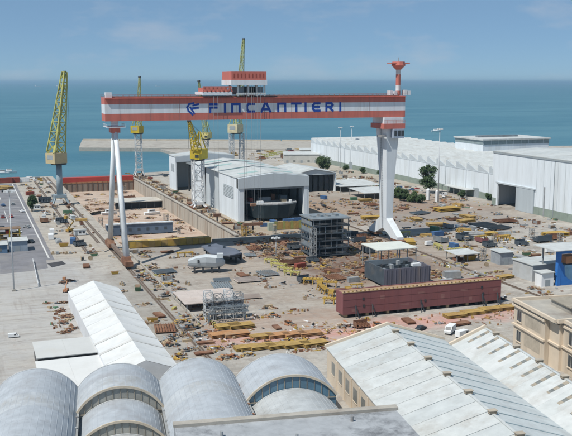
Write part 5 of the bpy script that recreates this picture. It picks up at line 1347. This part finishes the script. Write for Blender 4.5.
fill('around the grey open block', 60, 126, -96, -50, 22, [('scrap', 'rusty'), ('scrap', 'brown'), 'crates', ('plates', 'rusty'), ('trestle', 'yellow'), ('container', 'grey')], seed=7)
fill('on the broad concrete slab', 12, 66, -92, 32, 16, [('plates', 'rusty'), ('panel', 'pale'), ('trestle', 'yellow'), 'crates', ('panel', 'grey'), ('scrap', 'brown')], seed=8)
fill('at the left rail of the slab', 1.8, 12, -100, 34, 15, ['scrap', 'scrapb', 'crates', ('trestle', 'lemon yellow'), 'rack', ('scrap', 'grey')], seed=9)
fill('below the pale platform', -8, 34, -134, -92, 16, ['scrap', 'scrapb', ('scrapb', 'orange'), ('scrapb', 'yellow'), ('grating', 'ochre'), ('plates', 'rusty'), ('panel', 'rusty'), ('scrap', 'grey')], seed=10)
fill(ZM, 112, 190, -112, 44, 44, ['crates', 'scrap', ('trestle', 'lemon yellow'), ('trestle', 'yellow'), ('scrapb', 'yellow'), 'plates', 'pipes', 'skip', 'container', 'rack', ('section', 'grey'), 'drum', 'van', 'scaffold'], seed=11)
fill('in the yard before the white halls', 140, 240, 46, 150, 26, [('grating', 'ochre'), ('scrap', 'brown'), ('panel', 'rusty'), 'panel', 'pipes', ('scrap', 'rusty'), 'plates', ('section', 'grey'), 'crates', ('scrapb', 'yellow')], seed=12)
fill('along the foot of the white halls', 226, 246, 30, 330, 34, ['crates', 'container', 'scrap', 'van', 'car', 'skip', 'rack', 'scrapb'], seed=13)
fill('behind the grey kiosk', 165, 245, -40, 46, 30, ['container', 'crates', 'scrap', ('scrap', 'grey'), 'section', 'pipes', ('section', 'dark grey'), 'scaffold', 'rack'], seed=14)
fill('on brown ground right of the hall', 124, 225, 120, 400, 44, [('scrap', 'rusty'), ('scrap', 'brown'), ('scrap', 'sandy'), 'crates', ('panel', 'rusty'), 'container', ('section', 'rusty'), ('plates', 'rusty'), ('grating', 'ochre')], seed=15)
fill('on the far quay behind the hall', 70, 150, 280, 385, 22, ['container', 'crates', 'section', 'scrap', ('section', 'dark grey')], seed=16)
fill('on the breakwater root', 175, 320, 450, 575, 30, [('grating', 'ochre'), ('scrapb', 'yellow'), 'container', 'crates', 'section', ('trestle', 'lemon yellow')], seed=17)
fill('on the pink painted lane', 40, 190, -126, -112, 20, [('scrapb', 'pale'), ('scrapb', 'orange'), ('plates', 'rusty'), 'crates', ('scrap', 'rusty')], seed=18)
fill('between the tent and the gantry rail', -11.5, -2, -150, -12, 7, ['crates', 'drum', ('scrap', 'grey'), 'skip', 'plates'], seed=19)
fill('on the grey apron below the car park', -62, -33, -100, 18, 2, ['car', 'van'], seed=20)
# yellow crane parts lying on the breakwater root
t = thing('boom_section', 'yellow lattice boom lying behind the smaller hall', 'crane boom', P(262, 158))
MB().lattice((0, 0, 2), (22, -5, 6), 3, 2, 9, .3).build('boom', crane_olive, t); box(-1, 2, -2, 2, 0, 2).build('stand', brown_m, t); box(19, 21, -6, -3, 0, 4.8).build('stand', brown_m, t)

# labels: which one, counted from the left within its kind and place
ORD = ['leftmost']+[w+' from the left' for w in 'second third fourth fifth sixth seventh eighth ninth tenth eleventh twelfth thirteenth fourteenth fifteenth sixteenth seventeenth eighteenth nineteenth twentieth'.split()]
by = {}
for q in PLACED: by.setdefault((q[1], q[2]), []).append(q)
for (ph, zone), L_ in by.items():
    L_.sort(key=lambda q: q[3])
    for i, (o, _, _, _) in enumerate(L_):
        o['label'] = ph+' '+zone if len(L_) == 1 else '%s %s, %s' % (ph, zone, ORD[i] if i < len(L_)-1 else 'rightmost')
        o['group'] = ph+' '+zone
        if len(L_) == 1: del o['group']

# ------------------------------------------------------------------ fine litter that nobody could count
def debris(label, x0, x1, y0, y1, z, n, mats, seed, smin=.15, smax=.95):
    rr = random.Random(seed); me = bpy.data.meshes.new('yard_litter'); vs, fs, mi = [], [], []
    cl = [(rr.uniform(x0, x1), rr.uniform(y0, y1), rr.uniform(1.5, 9)) for _ in range(max(6, n//40))]
    F = [(0, 3, 2, 1), (4, 5, 6, 7), (0, 1, 5, 4), (1, 2, 6, 5), (2, 3, 7, 6), (3, 0, 4, 7)]
    lanes = [(140, 246, 84, 97), (236, 247, 30, 130), (118, 124, -95, 0), (118, 240, -29, -21), (200, 212, 100, 400)]
    for i in range(n):
        if i % 5 > 1: continue
        c = rr.choice(cl); x = c[0]+rr.gauss(0, c[2]*.5); y = c[1]+rr.gauss(0, c[2]*.5)
        if not (x0 < x < x1 and y0 < y < y1) or (z > -1 and DX0-1 < x < DX1+1 and y > DY0-1): continue
        if z > -1 and any(p_ < x < q_ and r_ < y < t_ for p_, q_, r_, t_ in lanes) and rr.random() < .93: continue
        a = rr.random()*6.28 if rr.random() < .4 else rr.choice((0, 1.571))+rr.uniform(-.1, .1)
        w, d, h = rr.uniform(smin, smax)*(2.2 if rr.random() < .25 else 1), rr.uniform(smin, smax)*.5, rr.choice((.06, .1, .15, .3, .7))
        co, si = math.cos(a), math.sin(a); k = len(vs)
        for zz in (z, z+h):
            for u, v in ((-w, -d), (w, -d), (w, d), (-w, d)): vs.append((x+u*co-v*si, y+u*si+v*co, zz))
        fs += [tuple(q+k for q in f) for f in F]; m_ = rr.randrange(len(mats)); mi += [m_]*6
    me.from_pydata(vs, [], fs)
    for m_ in mats: me.materials.append(m_)
    me.polygons.foreach_set('material_index', mi)
    o = bpy.data.objects.new('yard_litter', me); col.objects.link(o); tag(o, label, 'litter', kind='stuff')
R_, B_, G_, T_, S_, Y_, W_ = rust_m, brown_m, grey_m, tan_m, steel_dark, och_m, white_paint
debris('loose litter among the cranes on the left quay', -24, 4, 20, 375, 0, 1500, [B_, G_, T_, S_, W_, R_, G_], 1)
debris('rusty litter on the dry dock floor', 8, 62, 92, 275, DZ, 1500, [R_, R_, B_, T_, S_, Y_], 2)
debris('litter between the dock wall and the hall', 64.5, 78, 48, 380, 0, 1100, [R_, B_, T_, S_, Y_], 3)
debris('litter before the open hall', 64, 126, 46, 99, 0, 1300, [R_, B_, T_, S_, Y_, G_], 4)
debris('brown litter around the multi deck block', 58, 128, -60, 42, 0, 6500, [R_, R_, B_, B_, T_, S_, Y_], 5)
debris('litter around the open grey block', 54, 128, -98, -55, 0, 1200, [R_, B_, T_, G_, S_], 6)
debris('thin litter on the concrete slab', 8, 66, -95, 40, 0, 700, [R_, B_, T_, G_, S_], 7, .2, .9)
debris('litter along the left rail of the slab', 1.5, 14, -110, 45, 0, 1000, [R_, B_, T_, G_, S_, lemon_m], 8)
debris('orange and rusty litter before the maroon block', -6, 60, -135, -90, 0, 1500, [R_, orange_m, T_, Y_, yel_m, B_, S_, W_], 9, .12, .6)
debris('litter on the lane before the maroon block', 50, 190, -130, -109, 0, 1300, [R_, orange_m, T_, Y_, B_, pink_plate], 10, .12, .6)
debris('litter right of the open grey block', 112, 200, -108, 48, 0, 3400, [R_, B_, T_, G_, S_, Y_, W_, lemon_m, G_], 11)
debris('litter in the right yard', 136, 248, 46, 165, 0, 3800, [R_, B_, T_, G_, S_, Y_], 12)
debris('litter along the white halls', 222, 250, 30, 400, 0, 1300, [R_, B_, T_, G_, S_, W_, green_m], 13)
debris('brown litter right of the big hall', 123, 222, 112, 420, 0, 2400, [R_, B_, T_, T_, S_], 14)
debris('litter on the left strip beside the tent', -38, -31, -125, -50, 0, 400, [R_, R_, B_, T_, green_m], 15, .2, .9)
debris('litter between tent and rail', -12, 5, -160, -10, 0, 350, [B_, G_, S_, T_], 16, .2, .9)
debris('litter on the breakwater root', 170, 330, 440, 580, 0, 900, [B_, G_, S_, T_, Y_, W_], 17)
debris('litter behind the grey kiosk', 165, 246, -45, 48, 0, 1500, [G_, G_, S_, B_, T_, W_, R_], 18)

# ------------------------------------------------------------------ haze over yard and sea
hz = box(-95000, 95000, -1500, 125000, -11, 128).build('haze', MATS['white paint'])
hz.data.materials.clear(); hm = bpy.data.materials.new('sea haze'); hm.use_nodes = True; hz.data.materials.append(hm)
hn = hm.node_tree.nodes; hn.remove(hn['Principled BSDF'])
pv = hn.new('ShaderNodeVolumePrincipled'); pv.inputs['Color'].default_value = (.5, .78, 1.0, 1); pv.inputs['Density'].default_value = 5e-5; pv.inputs['Anisotropy'].default_value = .2
hm.node_tree.links.new(pv.outputs[0], hn['Material Output'].inputs['Volume'])
tag(hz, 'thin sea haze lying over the whole place', 'haze', kind='stuff')
